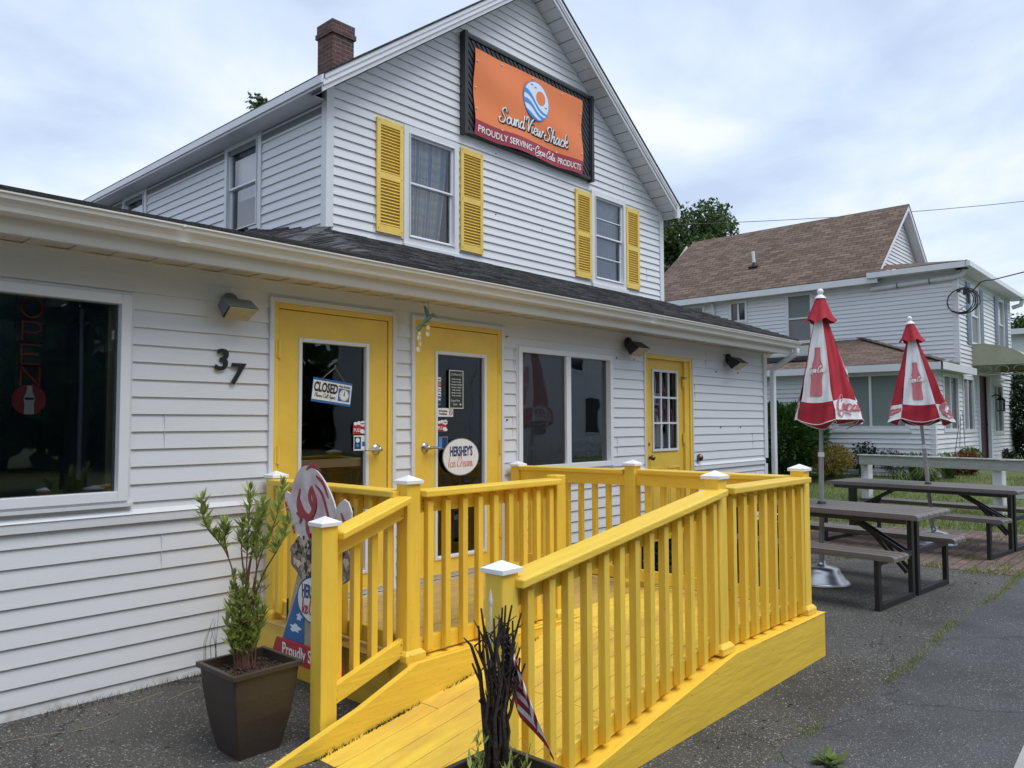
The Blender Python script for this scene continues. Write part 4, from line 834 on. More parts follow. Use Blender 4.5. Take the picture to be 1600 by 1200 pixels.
# big sign on the gable
sg = empty('shop_sign', 'orange banner sign in a black lattice frame high on the gable', 'sign', loc=(0, 0, 0))
fx0, fx1, fz0, fz1 = 6.385, 8.955, 5.02, 6.25
b = MB(); frame_ring(b, 'Y', 1.985, fx0, fx1, fz0, fz1, .045, 0, .075, 'charcoal'); b.box(fx0-.02, fx0+.035, 1.89, 1.985, fz0-.02, fz1+.02, 'charcoal'); b.box(fx1-.035, fx1+.02, 1.89, 1.985, fz0-.02, fz1+.01, 'charcoal'); b.build('frame', sg, bevel=.005)
b = MB(); b.box(fx0+.04, fx1-.04, 1.955, 1.984, fz0+.04, fz1-.04, 'blackprint')
for sgn, yy in ((1, 1.945), (-1, 1.932)):
    k = -12
    while k < 60:
        x = fx0+.05+k*.085
        zA, zB = fz0+.045, fz1-.045; H = zB-zA
        a = [x, zA]; c = [x+H*.9, zB] 
        if sgn < 0: a[0], c[0] = c[0], a[0]
        def clip(p, q):
            (ax, az), (bx, bz) = p, q; o = []
            t0, t1 = 0, 1
            for lo, hi in ((fx0+.05, fx1-.05),):
                if abs(bx-ax) < 1e-9: continue
                ta, tb = sorted(((lo-ax)/(bx-ax), (hi-ax)/(bx-ax))); t0, t1 = max(t0, ta), min(t1, tb)
            return None if t1-t0 < .02 else ((ax+(bx-ax)*t0, az+(bz-az)*t0), (ax+(bx-ax)*t1, az+(bz-az)*t1))
        c_ = clip(a, c)
        if c_: b.beam((c_[0][0], yy, c_[0][1]), (c_[1][0], yy, c_[1][1]), .012, .042, 'charcoal', up=(-.66*sgn, 0, .75)) 
        k += 1
b.build('lattice', sg)
bx0, bx1, bz0, bz1 = 6.535, 8.70, 5.03, 6.11; zs = 5.225
def wav(x, z): return 1.895+.010*math.sin(x*5.3+z*2)+.008*math.sin(z*9+x*2.2)+.006*math.sin(x*11)*abs(z-5.6)
def wedge(x, z):     # uneven outline
    return (x+.012*math.sin(z*7.5), z+.012*math.sin(x*5.1+1))
b = MB(); nx, nz = 60, 34; P_ = []
for j in range(nz+1):
    for i in range(nx+1):
        x = bx0+(bx1-bx0)*i/nx; z = bz0+(bz1-bz0)*j/nz; k = min(range(nz+1), key=lambda q: abs(bz0+(bz1-bz0)*q/nz-zs))
        if j == k: z = zs
        X, Z = wedge(x, z); P_.append((X, wav(x, z), Z))
k = min(range(nz+1), key=lambda q: abs(bz0+(bz1-bz0)*q/nz-zs))
F_ = lambda j0, j1: [(j*(nx+1)+i, j*(nx+1)+i+1, (j+1)*(nx+1)+i+1, (j+1)*(nx+1)+i) for j in range(j0, j1) for i in range(nx)]
b.faces(P_, F_(k, nz), 'orange', True); b.faces(P_, F_(0, k), 'maroon', True); b.build('banner', sg)
def onban(mb, off):
    mb.v = [(lambda X, Z: (X, wav(p[0], p[2])-off+(p[1]), Z))(*wedge(p[0], p[2])) for p in mb.v]; return mb
b = MB(); ex, ez, er = 7.68, 5.79, .262
def disc(b, x, z, r, m, y=0, rx=None, n=40):
    rx = rx or r; b.face([(x+rx*math.cos(2*math.pi*i/n), y, z+r*math.sin(2*math.pi*i/n)) for i in range(n)], m)
disc(b, ex, ez, er, 'skyblue', 0); disc(b, ex, ez, er*.95, 'pale', -.001)
def wave(lo, hi, m, y):
    n = 48
    for i in range(n):
        q = []
        for t, fn in ((i, lo), (i+1, lo), (i+1, hi), (i, hi)):
            u = -0.95+1.9*t/n; c_ = math.sqrt(max(0, .9025-u*u)); v = max(-c_, min(c_, fn(u))); q.append((ex+u*er, y, ez+v*er))
        b.face(q, m)
w1 = lambda u: -.50+1.02/(1+math.exp((u+.12)*4.2))
wave(lambda u: w1(u)-.19+.10*u, w1, 'skyblue', -.002)
wave(lambda u: w1(u)-.56+.26*u, lambda u: w1(u)-.36+.19*u, 'skyblue', -.002)
wave(lambda u: -1, lambda u: w1(u)-.76+.32*u+.08*math.sin(u*4), 'skyblue', -.002)
disc(b, ex+.088, ez+.060, .094, 'orange', -.0032)
for gx, gz in ((ex-.09, ez+.19), (ex-.02, ez+.17), (ex+.19, ez-.05)): b.tube([(gx-.022, -.004, gz+.008), (gx-.008, -.004, gz+.012), (gx, -.004, gz), (gx+.01, -.004, gz+.012), (gx+.024, -.004, gz+.006)], .0028, 'navy', 5)
yE = min(wav(ex+er*math.cos(a), ez+er*math.sin(a)) for a in range(40))-.004; b.v = [(p[0], yE+p[1], p[2]) for p in b.v]; b.build('emblem', sg)
for mm, ww, dd in (('blackprint', .20, 0.0), ('paper', .115, -.006)):
    b = MB(); script_into(b, 'Sound View Shack', .092, mm, T(7.68+(.010 if mm == 'blackprint' else -.01)-.03, dd, 5.325-(.004 if mm == 'blackprint' else 0)) @ FRONT, w=ww, slant=.25, depth=.12, sx=.86)
    onban(b, .004).build('lettering', sg)
b = MB(); text_into(b, 'PROUDLY SERVING', .084, 'paper', T(7.085, 0, 5.083) @ FRONT, bold=.018, sx=1.0); b.box(7.605, 7.635, -.001, 0, 5.118, 5.135, 'paper')
onban(b, .005).build('lettering', sg); b = MB(); text_into(b, 'PRODUCTS', .084, 'paper', T(8.385, 0, 5.083) @ FRONT, bold=.018, sx=.86); onban(b, .005).build('lettering', sg); b = MB()
script_into(b, 'Coca-Cola', .052, 'paper', T(7.86, -.001, 5.085) @ FRONT, w=.125, slant=.3, depth=.1, extra=COLA, sx=.86); onban(b, .005).build('lettering', sg)
b = MB()
for x, z in ((6.57, 5.95), (6.57, 5.62), (6.57, 5.36), (7.0, 6.06), (7.62, 6.07), (8.2, 6.06), (8.66, 5.9), (8.66, 5.62), (8.66, 5.32), (7.0, 5.215), (8.1, 5.22)): b.ball((x, 0, z), .012, 'paper', 8, 5)
onban(b, .004).build('grommet', sg)
# things in and on the door glass
YG = -0.001
t = empty('closed_sign', 'blue and white CLOSED sign with clock dial hanging tilted in the first door', 'sign', loc=(3.205, YG, 1.745)); t.rotation_euler = (0, R(6.5), 0)
b = MB(); b.box(-.165, .165, -.004, 0, -.085, .085, 'blueprint'); b.build('backing', t)
b = MB(); b.box(-.162, .162, -.0052, -.0042, -.068, .068, 'paper'); b.box(.052, .15, -.0064, -.0054, -.055, .035, 'blueprint'); b.build('panel', t)
b = MB(); text_into(b, 'CLOSED', .066, 'blackprint', T(-.056, -.0066, -.008) @ FRONT, bold=.05, shear=.08, sx=.58); script_into(b, 'Please Call Again', .0135, 'blackprint', T(-.058, -.0066, -.048) @ FRONT, w=.10, depth=.15, sx=.82)
text_into(b, 'WILL RETURN', .014, 'blackprint', T(.10, -.0066, .043) @ FRONT, bold=.03, sx=.8); b.build('lettering', t)
b = MB(); disc(b, .101, -.010, .040, 'paper', -.0072, n=24); disc(b, .101, -.010, .006, 'blackprint', -.0085, n=10); b.beam((.101, -.009, -.010), (.103, -.009, .018), .004, .001, 'redprint', up=(0, 1, 0)); b.beam((.101, -.0095, -.012), (.099, -.0095, .008), .006, .001, 'blackprint', up=(0, 1, 0))
for i in range(12): a = i*math.pi/6; b.box(.101+.033*math.sin(a)-.0018, .101+.033*math.sin(a)+.0018, -.0082, -.0076, -.010+.033*math.cos(a)-.003, -.010+.033*math.cos(a)+.003, 'blackprint')
b.build('clock_dial', t)
b = MB(); b.tube([(-.09, -.002, .085), (.005, .0, .178)], .0012, 'steel', 5); b.tube([(.10, -.002, .085), (.005, .0, .178)], .0012, 'steel', 5); b.ball((.005, .003, .185), .012, 'clearglass', 8, 6); b.build('string', t)
def sticker(name, label, x0, x1, z0, z1, m='paper', y=-0.002, extra=None):
    b = MB(); b.box(x0, x1, y-.0008, y, z0, z1, m)
    if extra: extra(b, y-.0014)
    return tag(b.build(name), label, 'sticker')
def pull(b, y, x=3.44, z=1.49, cut=None):
    b.face([(x-.055, y, z-.045), (x+.045, y, z-.045), (x+.052, y, z), (x+.02, y, z+.03), (x-.05, y, z+.02)], 'redprint')
    for dx, dz, rr_ in ((.03, -.025, .020), (.045, -.03, .014), (.0, .035, .018), (-.03, .03, .016), (.035, .03, .026)): disc(b, x+dx, z+dz, rr_*.8, 'paper', y-.0004-rr_*.01, rx=rr_, n=16)
    text_into(b, 'PULL', .026, 'paper', T(x-.014, y-.002, z-.028) @ FRONT, bold=.02, sx=.85); text_into(b, "HERSHEY'S", .007, 'navy', T(x+.035, y-.0022, z+.027) @ FRONT, bold=.02, sx=.9)
b = MB(); pull(b, -.003); tag(b.build('pull_sticker'), 'red and white PULL sticker in the first door above a blue sticker', 'sticker')
b = MB(); pull(b, -.003, 4.262, 1.50); tag(b.build('pull_sticker'), 'red and white PULL sticker in the second door under the smoking notice', 'sticker')
def bst(b, y): b.box(3.40, 3.46, y, y+.0006, 1.335, 1.425, 'navy'); disc(b, 3.43, 1.40, .018, 'paper', y-.0003, n=14); disc(b, 3.43, 1.362, .012, 'skyblue', y-.0003, n=12); b.box(3.47, 3.495, y, y+.0006, 1.355, 1.39, 'blueprint')
sticker('door_sticker', 'small white card with dark blue emblem low in the first door glass', 3.395, 3.50, 1.325, 1.435, extra=bst)
def bs2(b, y): b.box(4.228, 4.262, y, y+.0006, 1.325, 1.40, 'skyblue'); b.box(4.262, 4.318, y, y+.0006, 1.322, 1.405, 'navy')
sticker('door_sticker', 'grey and navy square sticker under the PULL sticker on the second door', 4.225, 4.325, 1.312, 1.415, 'lampgrey', extra=bs2)
def smo(b, y):
    text_into(b, 'All Smoking', .017, 'blackprint', T(4.272, y, 1.614) @ FRONT, bold=.03, sx=.85); text_into(b, 'Prohibited', .017, 'blackprint', T(4.272, y, 1.59) @ FRONT, bold=.03, sx=.85)
    b.tube([(4.358+.017*math.cos(a*.6283), y, 1.608+.019*math.sin(a*.6283)) for a in range(11)], .0024, 'redprint', 5); b.tube([(4.346, y, 1.62), (4.370, y, 1.596)], .0024, 'redprint', 5)
sticker('smoking_notice', 'white smoking prohibited notice with red symbol across the second door glass', 4.215, 4.385, 1.575, 1.645, extra=smo)
cols = [('paper', 'grey'), ('salmon', 'red'), ('paper', ''), ('paper', ''), ('skyblue', ''), ('navy', '')]
b = MB()
for i, m in enumerate(('paper', 'faded', 'paper', 'paper', 'lampgrey', 'navy')):
    z = 1.86-i*.040; b.box(4.215, 4.25, -.0028, -.002, z, z+.034, m)
    b.box(4.220, 4.245, -.0036, -.003, z+.010, z+.020, ('navy', 'salmon', 'redprint', 'blackprint', 'paper', 'skyblue')[i])
tag(b.build('card_sticker_strip'), 'upright strip of small payment card stickers on the second door glass', 'sticker')
t = empty('hours_board', 'small chalk board with handwritten opening hours in the second door', 'notice board', loc=(4.415, -.001, 1.80))
b = MB(); b.box(-.077, .077, -.006, 0, -.155, .155, 'board'); b.build('panel', t); b = MB(); frame_ring(b, 'Y', -.006, -.080, .080, -.158, .158, .007, -.002, .003, 'chalk'); b.build('frame', t)
b = MB(); text_into(b, 'Hours', .022, 'chalk', T(0, -.008, .115) @ FRONT, shear=.3, sx=.9)
for i, s in enumerate(('Monday 11am-8pm', 'Tuesday 11am-8pm', 'Wednesday 11am-8pm', 'Thursday 11am-8pm', 'Friday 11am-9pm', 'Saturday 11am-9pm', 'Sunday 11am-8pm')): text_into(b, s, .0115, 'chalk', T(0, -.008, .080-i*.0225) @ FRONT, bold=.02, shear=.2, sx=.86)
text_into(b, 'Sound View', .018, 'chalk', T(-.01, -.008, -.100) @ FRONT, shear=.3, sx=.85); text_into(b, 'Shack', .018, 'chalk', T(-.015, -.008, -.130) @ FRONT, shear=.3, sx=.85)
for x in (-.05, .05): b.tube([(x+.010*math.cos(a*.785), -.008, .123+.010*math.sin(a*.785)) for a in range(9)], .0015, 'chalk', 5)
b.ball((.048, -.008, -.123), (.011, .001, .009), 'chalk', 8, 5); b.build('lettering', t)
t = empty('ice_cream_oval_sign', 'oval white ice cream brand sign on the lower glass of second door', 'sign', loc=(4.467, -.006, 1.245))
b = MB(); b.prism([(.208*math.cos(a*math.pi/24), .155*math.sin(a*math.pi/24)) for a in range(48)], 'y', -.006, 0, 'lampgrey'); b.build('rim', t)
b = MB(); disc(b, 0, 0, .148, 'paper', -.0068, rx=.201, n=48); b.build('panel', t)
b = MB(); text_into(b, "HERSHEY'S", .078, 'navy', T(0, -.0082, .010) @ FRONT, bold=.045, sx=.50); script_into(b, 'Ice Cream', .040, 'salmon', T(-.008, -.0085, -.080) @ FRONT, w=.085, slant=.15, depth=.1, sx=.78); b.build('lettering', t)
# paper goods behind the paned door
b = MB(); b.box(7.50, 7.60, .12, .125, 1.28, 1.5, 'whitefab'); b.face([(7.63, .11, 1.24), (7.86, .12, 1.24), (7.84, .12, 1.42), (7.72, .12, 1.60), (7.66, .12, 1.45)], 'whitefab'); tag(b.build('paper_bag'), 'white paper bags standing inside the paned yellow door', 'bag')
b = MB(); b.box(7.56, 7.80, .12, .125, 1.72, 1.86, 'pale'); b.box(7.60, 7.66, .117, .119, 1.75, 1.83, 'blackprint'); b.box(7.70, 7.76, .117, .119, 1.75, 1.82, 'blueprint'); tag(b.build('posted_notice'), 'pale printed notice posted inside the middle panes of the yellow door', 'notice')
# wind chime
t = empty('wind_chime', 'green glass hummingbird chime with shell discs hanging from the soffit', 'wind chime', loc=(3.905, -.235, 2.30)); t.scale = (.95, .95, .95)
b = MB(); b.tube([(0, 0, .175), (.0, 0, .10), (-.0, 0, .06)], .0015, 'black', 5)
b.tube([(-.085, 0, -.055), (-.05, 0, -.02), (0, 0, .02), (.035, 0, .045), (.052, 0, .052)], [.008, .016, .022, .014, .013], 'seaglass', 8, flat=((0, 1, 0), .4)); b.ball((.055, 0, .053), (.016, .009, .014), 'seaglass', 8, 6); b.tube([(.065, 0, .05), (.105, 0, .036)], [.004, .001], 'seaglass', 6)
b.tube([(.0, 0, .03), (-.03, -.01, .075), (-.055, -.01, .12)], [.016, .020, .004], 'seaglass', 6, flat=((0, 1, 0), .25)); b.tube([(.0, 0, .03), (.005, .02, .08), (-.005, .02, .115)], [.014, .016, .003], 'seaglass', 6, flat=((0, 1, 0), .25)); b.tube([(-.07, 0, -.04), (-.11, 0, -.085)], [.012, .022], 'seaglass', 6, flat=((0, 1, 0), .25)); b.build('hummingbird', t)
for x, zs_ in ((-.09, (-.105, -.145, -.19, -.235)), (0.0, (-.055, -.105))):
    b = MB()
    for i, z in enumerate(zs_): disc(b, x+.003*i*(-1)**i, z, .019+.002*(i % 2), 'shell', .002*i, rx=.020-.006*((i+1) % 2)*(1 if x < 0 else 0), n=16)
    b.tube([(x, 0.001, .0), (x, 0.001, min(zs_))], .0008, 'black', 4); b.build('shell_strand', t)
# neon sign inside the big window
t = empty('neon_sign', 'unlit red neon OPEN sign above a round bottle disc inside the left window', 'neon sign', loc=(1.345, .12, 0))
LT = {'O': [[(-.045+0, 0)]]}
b = MB(); r = .0075
def lp(pts, z0): b.tube([(x, 0, z0+z) for x, z in pts], r, 'neon', 8)
lp([(.052*math.sin(a*math.pi/10), .055*math.cos(a*math.pi/10)) for a in range(21)], 2.16)
lp([(-.045, -.055), (-.045, .05), (.02, .05), (.045, .035), (.045, .005), (.02, -.008), (-.035, -.008)], 2.03)
lp([(.045, .05), (-.045, .05), (-.045, -.055), (.045, -.055)], 1.905); lp([(-.04, .0), (.035, .0)], 1.905)
lp([(-.045, -.055), (-.045, .05)], 1.785); lp([(-.045, .05), (.045, -.055)], 1.785); lp([(.045, -.055), (.045, .05)], 1.785); b.build('tube_letters', t)
b = MB(); b.prism([(.083*math.cos(a*math.pi/20), 1.655+.083*math.sin(a*math.pi/20)) for a in range(40)], 'y', .004, .012, 'neondisc'); b.build('disc', t)
BOT = [(.0, .5), (.10, .5), (.105, .44), (.10, .36), (.13, .24), (.20, .12), (.215, 0), (.19, -.1), (.17, -.2), (.19, -.32), (.20, -.44), (.18, -.5), (0, -.5)]
def bottle(b, x, z, h, m, y, M4=None):
    pts = [(x+u*h*.8, y, z+v*h) for u, v in BOT]+[(x-u*h*.8, y, z+v*h) for u, v in BOT[::-1] if u > 0]
    if M4: pts = [M4 @ Vector(p) for p in pts]
    c_ = Vector((0, 0, 0)); n_ = len(pts); k = len(BOT)
    R_ = pts[:k]; L_ = [R_[0]]+pts[k:][::-1]+[R_[-1]]
    for i in range(k-1):
        b.face([L_[i], R_[i], R_[i+1], L_[i+1]] if i < len(L_)-1 else [R_[i], R_[i+1], L_[-1]], m)
b = MB(); bottle(b, 0, 1.655, .155, 'neonbottle', .001); b.box(-.022, .022, -.001, 0, 1.655, 1.668, 'blackprint'); b.build('bottle', t)
b = MB()
for x in (-.07, .07): b.tube([(x, .02, 1.57), (x, .02, 2.30)], .0025, 'black', 5)
for z in (2.09, 1.97, 1.84): b.tube([(-.07, .02, z), (.07, .02, z)], .0025, 'black', 5)
b.build('bracket', t)
# ---------------------------------------------------------------- planters
def planter(name, label, x, y):
    t = empty(name, label, 'planter', loc=(x, y, 0)); H = .40
    ring = lambda a, z: [(-a, -a, z), (a, -a, z), (a, a, z), (-a, a, z)]
    b = MB(); P_ = []; prof = ((.103, 0), (.123, .08), (.141, .18), (.155, .28), (.165, H-.012))
    for a, z in prof: P_ += ring(a, z)
    b.faces(P_, [(4*i+j, 4*i+(j+1) % 4, 4*i+4+(j+1) % 4, 4*i+4+j) for i in range(len(prof)-1) for j in range(4)], 'brown'); b.face(ring(.103, .002), 'brown')
    P_ = ring(.152, H-.1)+ring(.158, H); b.faces(P_, [(0, 1, 5, 4), (1, 2, 6, 5), (2, 3, 7, 6), (3, 0, 4, 7)], 'brown'); b.build('pot', t, bevel=.008)
    b = MB(); P_ = ring(.178, H-.02)+ring(.178, H+.004)+ring(.157, H+.004)+ring(.157, H-.02); b.faces(P_, [(4*i+j, 4*i+(j+1) % 4, 4*i+4+(j+1) % 4, 4*i+4+j) for i in range(3) for j in range(4)]+[(12, 13, 1, 0), (13, 14, 2, 1), (14, 15, 3, 2), (15, 12, 0, 3)], 'brown'); b.build('rim', t, bevel=.003)
    b = MB(); rr = random.Random(int(x*100)); n = 14; P_ = []
    for j in range(n+1):
        for i in range(n+1): P_.append((-.155+.31*i/n, -.155+.31*j/n, H-.045+rr.uniform(-.006, .008)))
    b.faces(P_, [(j*(n+1)+i, j*(n+1)+i+1, (j+1)*(n+1)+i+1, (j+1)*(n+1)+i) for j in range(n) for i in range(n)], 'soil')
    for _ in range(260):
        px_, py_ = rr.uniform(-.145, .145), rr.uniform(-.145, .145); b.beam((px_, py_, H-.04), (px_+rr.uniform(-.02, .02), py_+rr.uniform(-.02, .02), H-.04+rr.uniform(0, .014)), .006, .003, 'mulchbit')
    b.build('mulch', t); return t
def leaf(b, p, d, L_, w_, m, up=Vector((0, 0, 1))):
    d = d.normalized(); s = d.cross(up); s = s.normalized() if s.length > .01 else Vector((1, 0, 0)); n_ = s.cross(d)
    b.faces([p, p+d*L_*.45+s*w_/2-n_*.0, p+d*L_, p+d*L_*.45-s*w_/2], [(0, 1, 2, 3)], m)
planter('planter', 'tall square brown planter with leafy willow plant beside the ramp', 1.915, -1.225)
planter('planter', 'brown square planter holding dark sticks and a flag, at the bottom edge', 1.84, -2.925)
rp = random.Random(21)
t = empty('willow_plant', 'bushy green narrow leaved plant growing in the planter by the wall', 'plant', loc=(1.895, -1.20, .36))
bs, bl = MB(), MB()
ri_ = Vector((cr.x, cr.y, 0)).normalized(); fo_ = Vector((cf.x, cf.y, 0)).normalized()
def shoot(pts, r0, dens, leaf0, size):
    P_ = crom([(a*.82, c) for a, c in pts], 6); path = [ri_*p.x + fo_*(.35*p.x*math.sin(p.y*9)+.02) + Vector((0, 0, p.y)) for p in P_]
    bs.tube(path, [r0*(1-.75*i/len(path)) for i in range(len(path))], 'redstem', 6)
    for i in range(len(path)-1):
        if i/len(path) < leaf0: continue
        for _ in range(dens):
            p = path[i].lerp(path[i+1], rp.random()); a = rp.uniform(0, 6.283); d = Vector((math.cos(a)*.62, math.sin(a)*.62, rp.uniform(.25, 1.3))); leaf(bl, p, d, size*rp.uniform(.6, 1.35), size*.24, 'willow', up=Vector((rp.uniform(-.5, .5), rp.uniform(-.5, .5), 1)))
    tip = path[-1]
    for _ in range(10): leaf(bl, tip, Vector((rp.uniform(-.4, .4), rp.uniform(-.4, .4), 1)), size*.8, size*.18, 'willow')
for pts in ([(0, 0), (-.03, .30), (-.12, .52), (-.24, .66), (-.235, .80)], [(-.12, .52), (-.14, .60), (-.12, .68)], [(-.01, 0), (.0, .35), (.01, .6), (.02, .84)], [(0, .4), (-.03, .55), (-.02, .68)], [(.0, .3), (.03, .5), (.07, .65), (.10, .74)], [(.02, 0), (.03, .3), (.09, .52), (.16, .66), (.19, .86)], [(.03, .3), (.12, .46), (.21, .58), (.25, .70)], [(.04, .3), (.07, .48), (.06, .6)], [(.0, .4), (.05, .6), (.09, .78)]):
    shoot(pts, .0050, 9, .50, .062)
for i in range(24):
    x0, x1 = rp.uniform(-.06, .06), rp.uniform(-.10, .11); h = rp.uniform(.16, .44); shoot([(x0, 0), ((x0+x1)/2, h*.5), (x1, h)], .0030, 4, .28, .060)
bs.build('stem', t); bl.build('foliage', t)
b = MB()
for i in range(6):
    x, y = 2.28+rp.uniform(-.05, .05), -.16+rp.uniform(-.06, .1); b.tube([(x, y, 0), (x+rp.uniform(-.02, .02), y, .2), (x+rp.uniform(-.07, .07), y+rp.uniform(-.05, .05), rp.uniform(.28, .44))], [.002, .0015, .0005], 'leafdark', 4)
tag(b.build('weed'), 'tall dark grass weed between the planter and the wall siding', 'weed')
# sticks
t = empty('stick_bundle', 'upright bundle of dark crooked branches in the nearest planter', 'branches', loc=(1.885, -2.87, .36))
for i in range(26):
    b = MB(); a = rp.uniform(0, 6.28); r0 = rp.uniform(.0, .042); h = rp.uniform(.28, .56); x0, y0 = r0*math.cos(a), r0*math.sin(a); lean = rp.uniform(-.085, .095)
    p = [(x0, y0, 0)]; 
    for k in range(1, 6): p.append((x0+lean*(k/5)**1.8+rp.uniform(-.016, .016), y0*(1-k/7)-lean*.5*k/5+rp.uniform(-.016, .016), h*k/5))
    b.tube(p, [.0078, .0070, .0062, .0055, .0048, .0030], 'branch', 7)
    q = Vector(p[-2]); b.tube([q, q+Vector((rp.uniform(-.02, .02), rp.uniform(-.02, .02), .03)), q+Vector((rp.uniform(-.04, .04), rp.uniform(-.03, .03), .075))], [.0042, .0034, .0012], 'branch', 6); q = Vector(p[-3]); b.tube([q, q+Vector((rp.uniform(-.02, .02), rp.uniform(-.02, .02), .025)), q+Vector((rp.uniform(-.03, .03), rp.uniform(-.03, .03), .06))], [.0038, .003, .001], 'branch', 6); b.build('branch', t)
b = MB(); bx = -ri_*.03; b.tube([bx, bx-ri_*.015+Vector((0, 0, .15)), bx-ri_*.03+Vector((0, 0, .34)), bx-ri_*.06+Vector((0, 0, .43)), bx-ri_*.085+Vector((0, 0, .455))], [.009, .008, .007, .005, .002], 'branch', 7); b.build('branch', t)
t = empty('small_flag', 'small stars and stripes flag on a stick among the dark branches', 'flag', loc=(1.86+.02*cr.x+.03*cf.x, -2.85+.02*cr.y+.03*cf.y, .36)); 
b = MB(); p0 = Vector((0.01, .03, 0)); p1 = p0+Vector((0, 0, .545))-ri_*.0; b.tube([p0, p1], .004, 'whitewood', 8); b.tube([p1, p1+Vector((0, 0, .012)), p1+Vector((0, 0, .022)), p1+Vector((0, 0, .055))], [.004, .007, .006, .001], 'whitewood', 8); b.build('staff', t)
flag = MB(); stars = MB(); nx, nz = 26, 26
def fl(u, v):     # u along fly, v up the hoist: cloth hanging down from the staff
    base = p1+Vector((0, 0, -.02))+ri_*.03-fo_*.06*u; dr = ri_*(.17*u+.02*math.sin(9*u+4*v))*(1.0) + fo_*(.018*math.sin(13*u+3*v)); 
    return base+dr*(.35+.65*(1-v)) + Vector((0, 0, -.20*(1-v)-.27*u*(.6+.4*(1-v))))
for i in range(nx):
    for j in range(nz):
        u0, u1, v0, v1 = i/nx, (i+1)/nx, j/nz, (j+1)/nz; canton = u0 < .5 and v0 > .44
        m = 'stars' if canton else ('flagred' if int(v0*13) % 2 == 0 else 'whitefab'); flag.face([fl(u0, v0), fl(u1, v0), fl(u1, v1), fl(u0, v1)], m, smooth=True)
flag.build('cloth', t)
for a in range(5):
    for c in range(6):
        u, v = .03+.46*(a+.5)/5, .48+.5*(c+.5)/6
        if (a+c) % 1 == 0:
            q = fl(u, v); 
            for sd in (-1, 1):
                o_ = fo_*(-.0022 if sd < 0 else .0022); pts = [q+o_+ri_*(.0065*(1 if k % 2 == 0 else .42)*math.sin(k*math.pi/5))+Vector((0, 0, .0065*(1 if k % 2 == 0 else .42)*math.cos(k*math.pi/5))) for k in range(10)]; stars.face(pts, 'paper')
stars.build('star', t)
b = MB()
for i in range(26):
    a = rp.uniform(0, 6.28); r0 = rp.uniform(.03, .12); p = Vector((r0*math.cos(a), r0*math.sin(a), 0)); p2 = p+Vector((rp.uniform(-.04, .04), rp.uniform(-.04, .04), rp.uniform(.05, .16)))
    if i % 5 == 0: b.tube([p, p2], .0015, 'willow', 4)
    for k in range(4): leaf(b, p.lerp(p2, rp.random()), Vector((rp.uniform(-1, 1), rp.uniform(-1, 1), rp.uniform(.6, 1.6))), .04, .010, 'willow')
pl = b.build('sprouts'); pl.location = (1.86, -2.87, .36); tag(pl, 'small green sprouts at the foot of the dark branches', 'plant')
# ---------------------------------------------------------------- ice cream cut-out sign (flat, faces -X)
t = empty('ice_cream_cutout', 'flat cut-out sign of an ice cream cone with red bar at its foot', 'sign', loc=(2.50, -.83, .0))
SIDE = Matrix(((0, 0, -1, 0), (-1, 0, 0, 0), (0, 1, 0, 0), (0, 0, 0, 1)))      # (u right as seen, v up, out) -> world
def cut(b, poly, y0, y1, m):
    n_ = len(poly); pts = [SIDE @ Vector((u, v, y0)) for u, v in poly]+[SIDE @ Vector((u, v, y1)) for u, v in poly]
    b.faces(pts, [tuple(range(n_)), tuple(range(n_, 2*n_))[::-1]]+[(i, (i+1) % n_, n_+(i+1) % n_, n_+i) for i in range(n_)], m)
rq = random.Random(4)
def blobby(cx, cz, rx, rz, n=40, amp=.06, f=7, a0=0, a1=6.283):
    return [(cx+rx*math.cos(a0+(a1-a0)*i/n)*(1+amp*math.sin(f*(a0+(a1-a0)*i/n)+1)), cz+rz*math.sin(a0+(a1-a0)*i/n)*(1+amp*.7*math.sin(f*(a0+(a1-a0)*i/n)))) for i in range(n)]
b = MB(); cut(b, blobby(.105, .765, .30, .155, amp=.035, f=11), 0, .008, 'cookie'); 
for i in range(150):
    a_, r_q = rq.uniform(0, 6.28), rq.random()**.5; u_, v_ = .105+.27*r_q*math.cos(a_), .765+.135*r_q*math.sin(a_); q = rq.uniform(.010, .028); yy_ = .0085+.00004*i
    cut(b, blobby(u_, v_, q*rq.uniform(.7, 1.4), q, n=8, amp=.3, f=3), yy_, yy_+.0003, 'blackprint' if i % 3 == 0 else 'cookiebit')
b.build('cookie_scoop', t)
b = MB(); SK = [(-.255, 1.075, 1.115), (-.235, 1.03, 1.125), (-.19, .955, 1.11), (-.13, .90, 1.07), (-.07, .865, 1.05), (.0, .845, 1.05), (.06, .835, 1.05), (.12, .85, 1.05), (.18, .845, 1.04), (.24, .87, 1.05), (.29, .875, 1.09), (.33, .91, 1.115), (.37, .95, 1.10), (.40, 1.0, 1.05)]
for (a_, l0, h0), (c_, l1, h1) in zip(SK[:-1], SK[1:]): cut(b, [(a_, l0), (c_, l1), (c_, h1), (a_, h0)], .003, .012, 'icewhite')
cut(b, [(.035+(.225*math.cos(a*math.pi/24)*(1-.22*max(0, math.sin(a*math.pi/24)))-.05*math.sin(a*math.pi/24)), 1.06+(.225 if a < 24 else .10)*math.sin(a*math.pi/24)) for a in range(48)], .008, .016, 'icewhite'); b.build('vanilla_scoop', t)
b = MB()
def sw(pts, r0): 
    P_ = crom(pts, 6); b.tube([SIDE @ Vector((p.x*.88+.045, p.y-.01, .0165)) for p in P_], [r0*(.35+.65*math.sin(math.pi*(i+.5)/len(P_))) for i in range(len(P_))], 'icered', 6, flat=((SIDE.to_3x3() @ Vector((0, 0, 1))), .08))
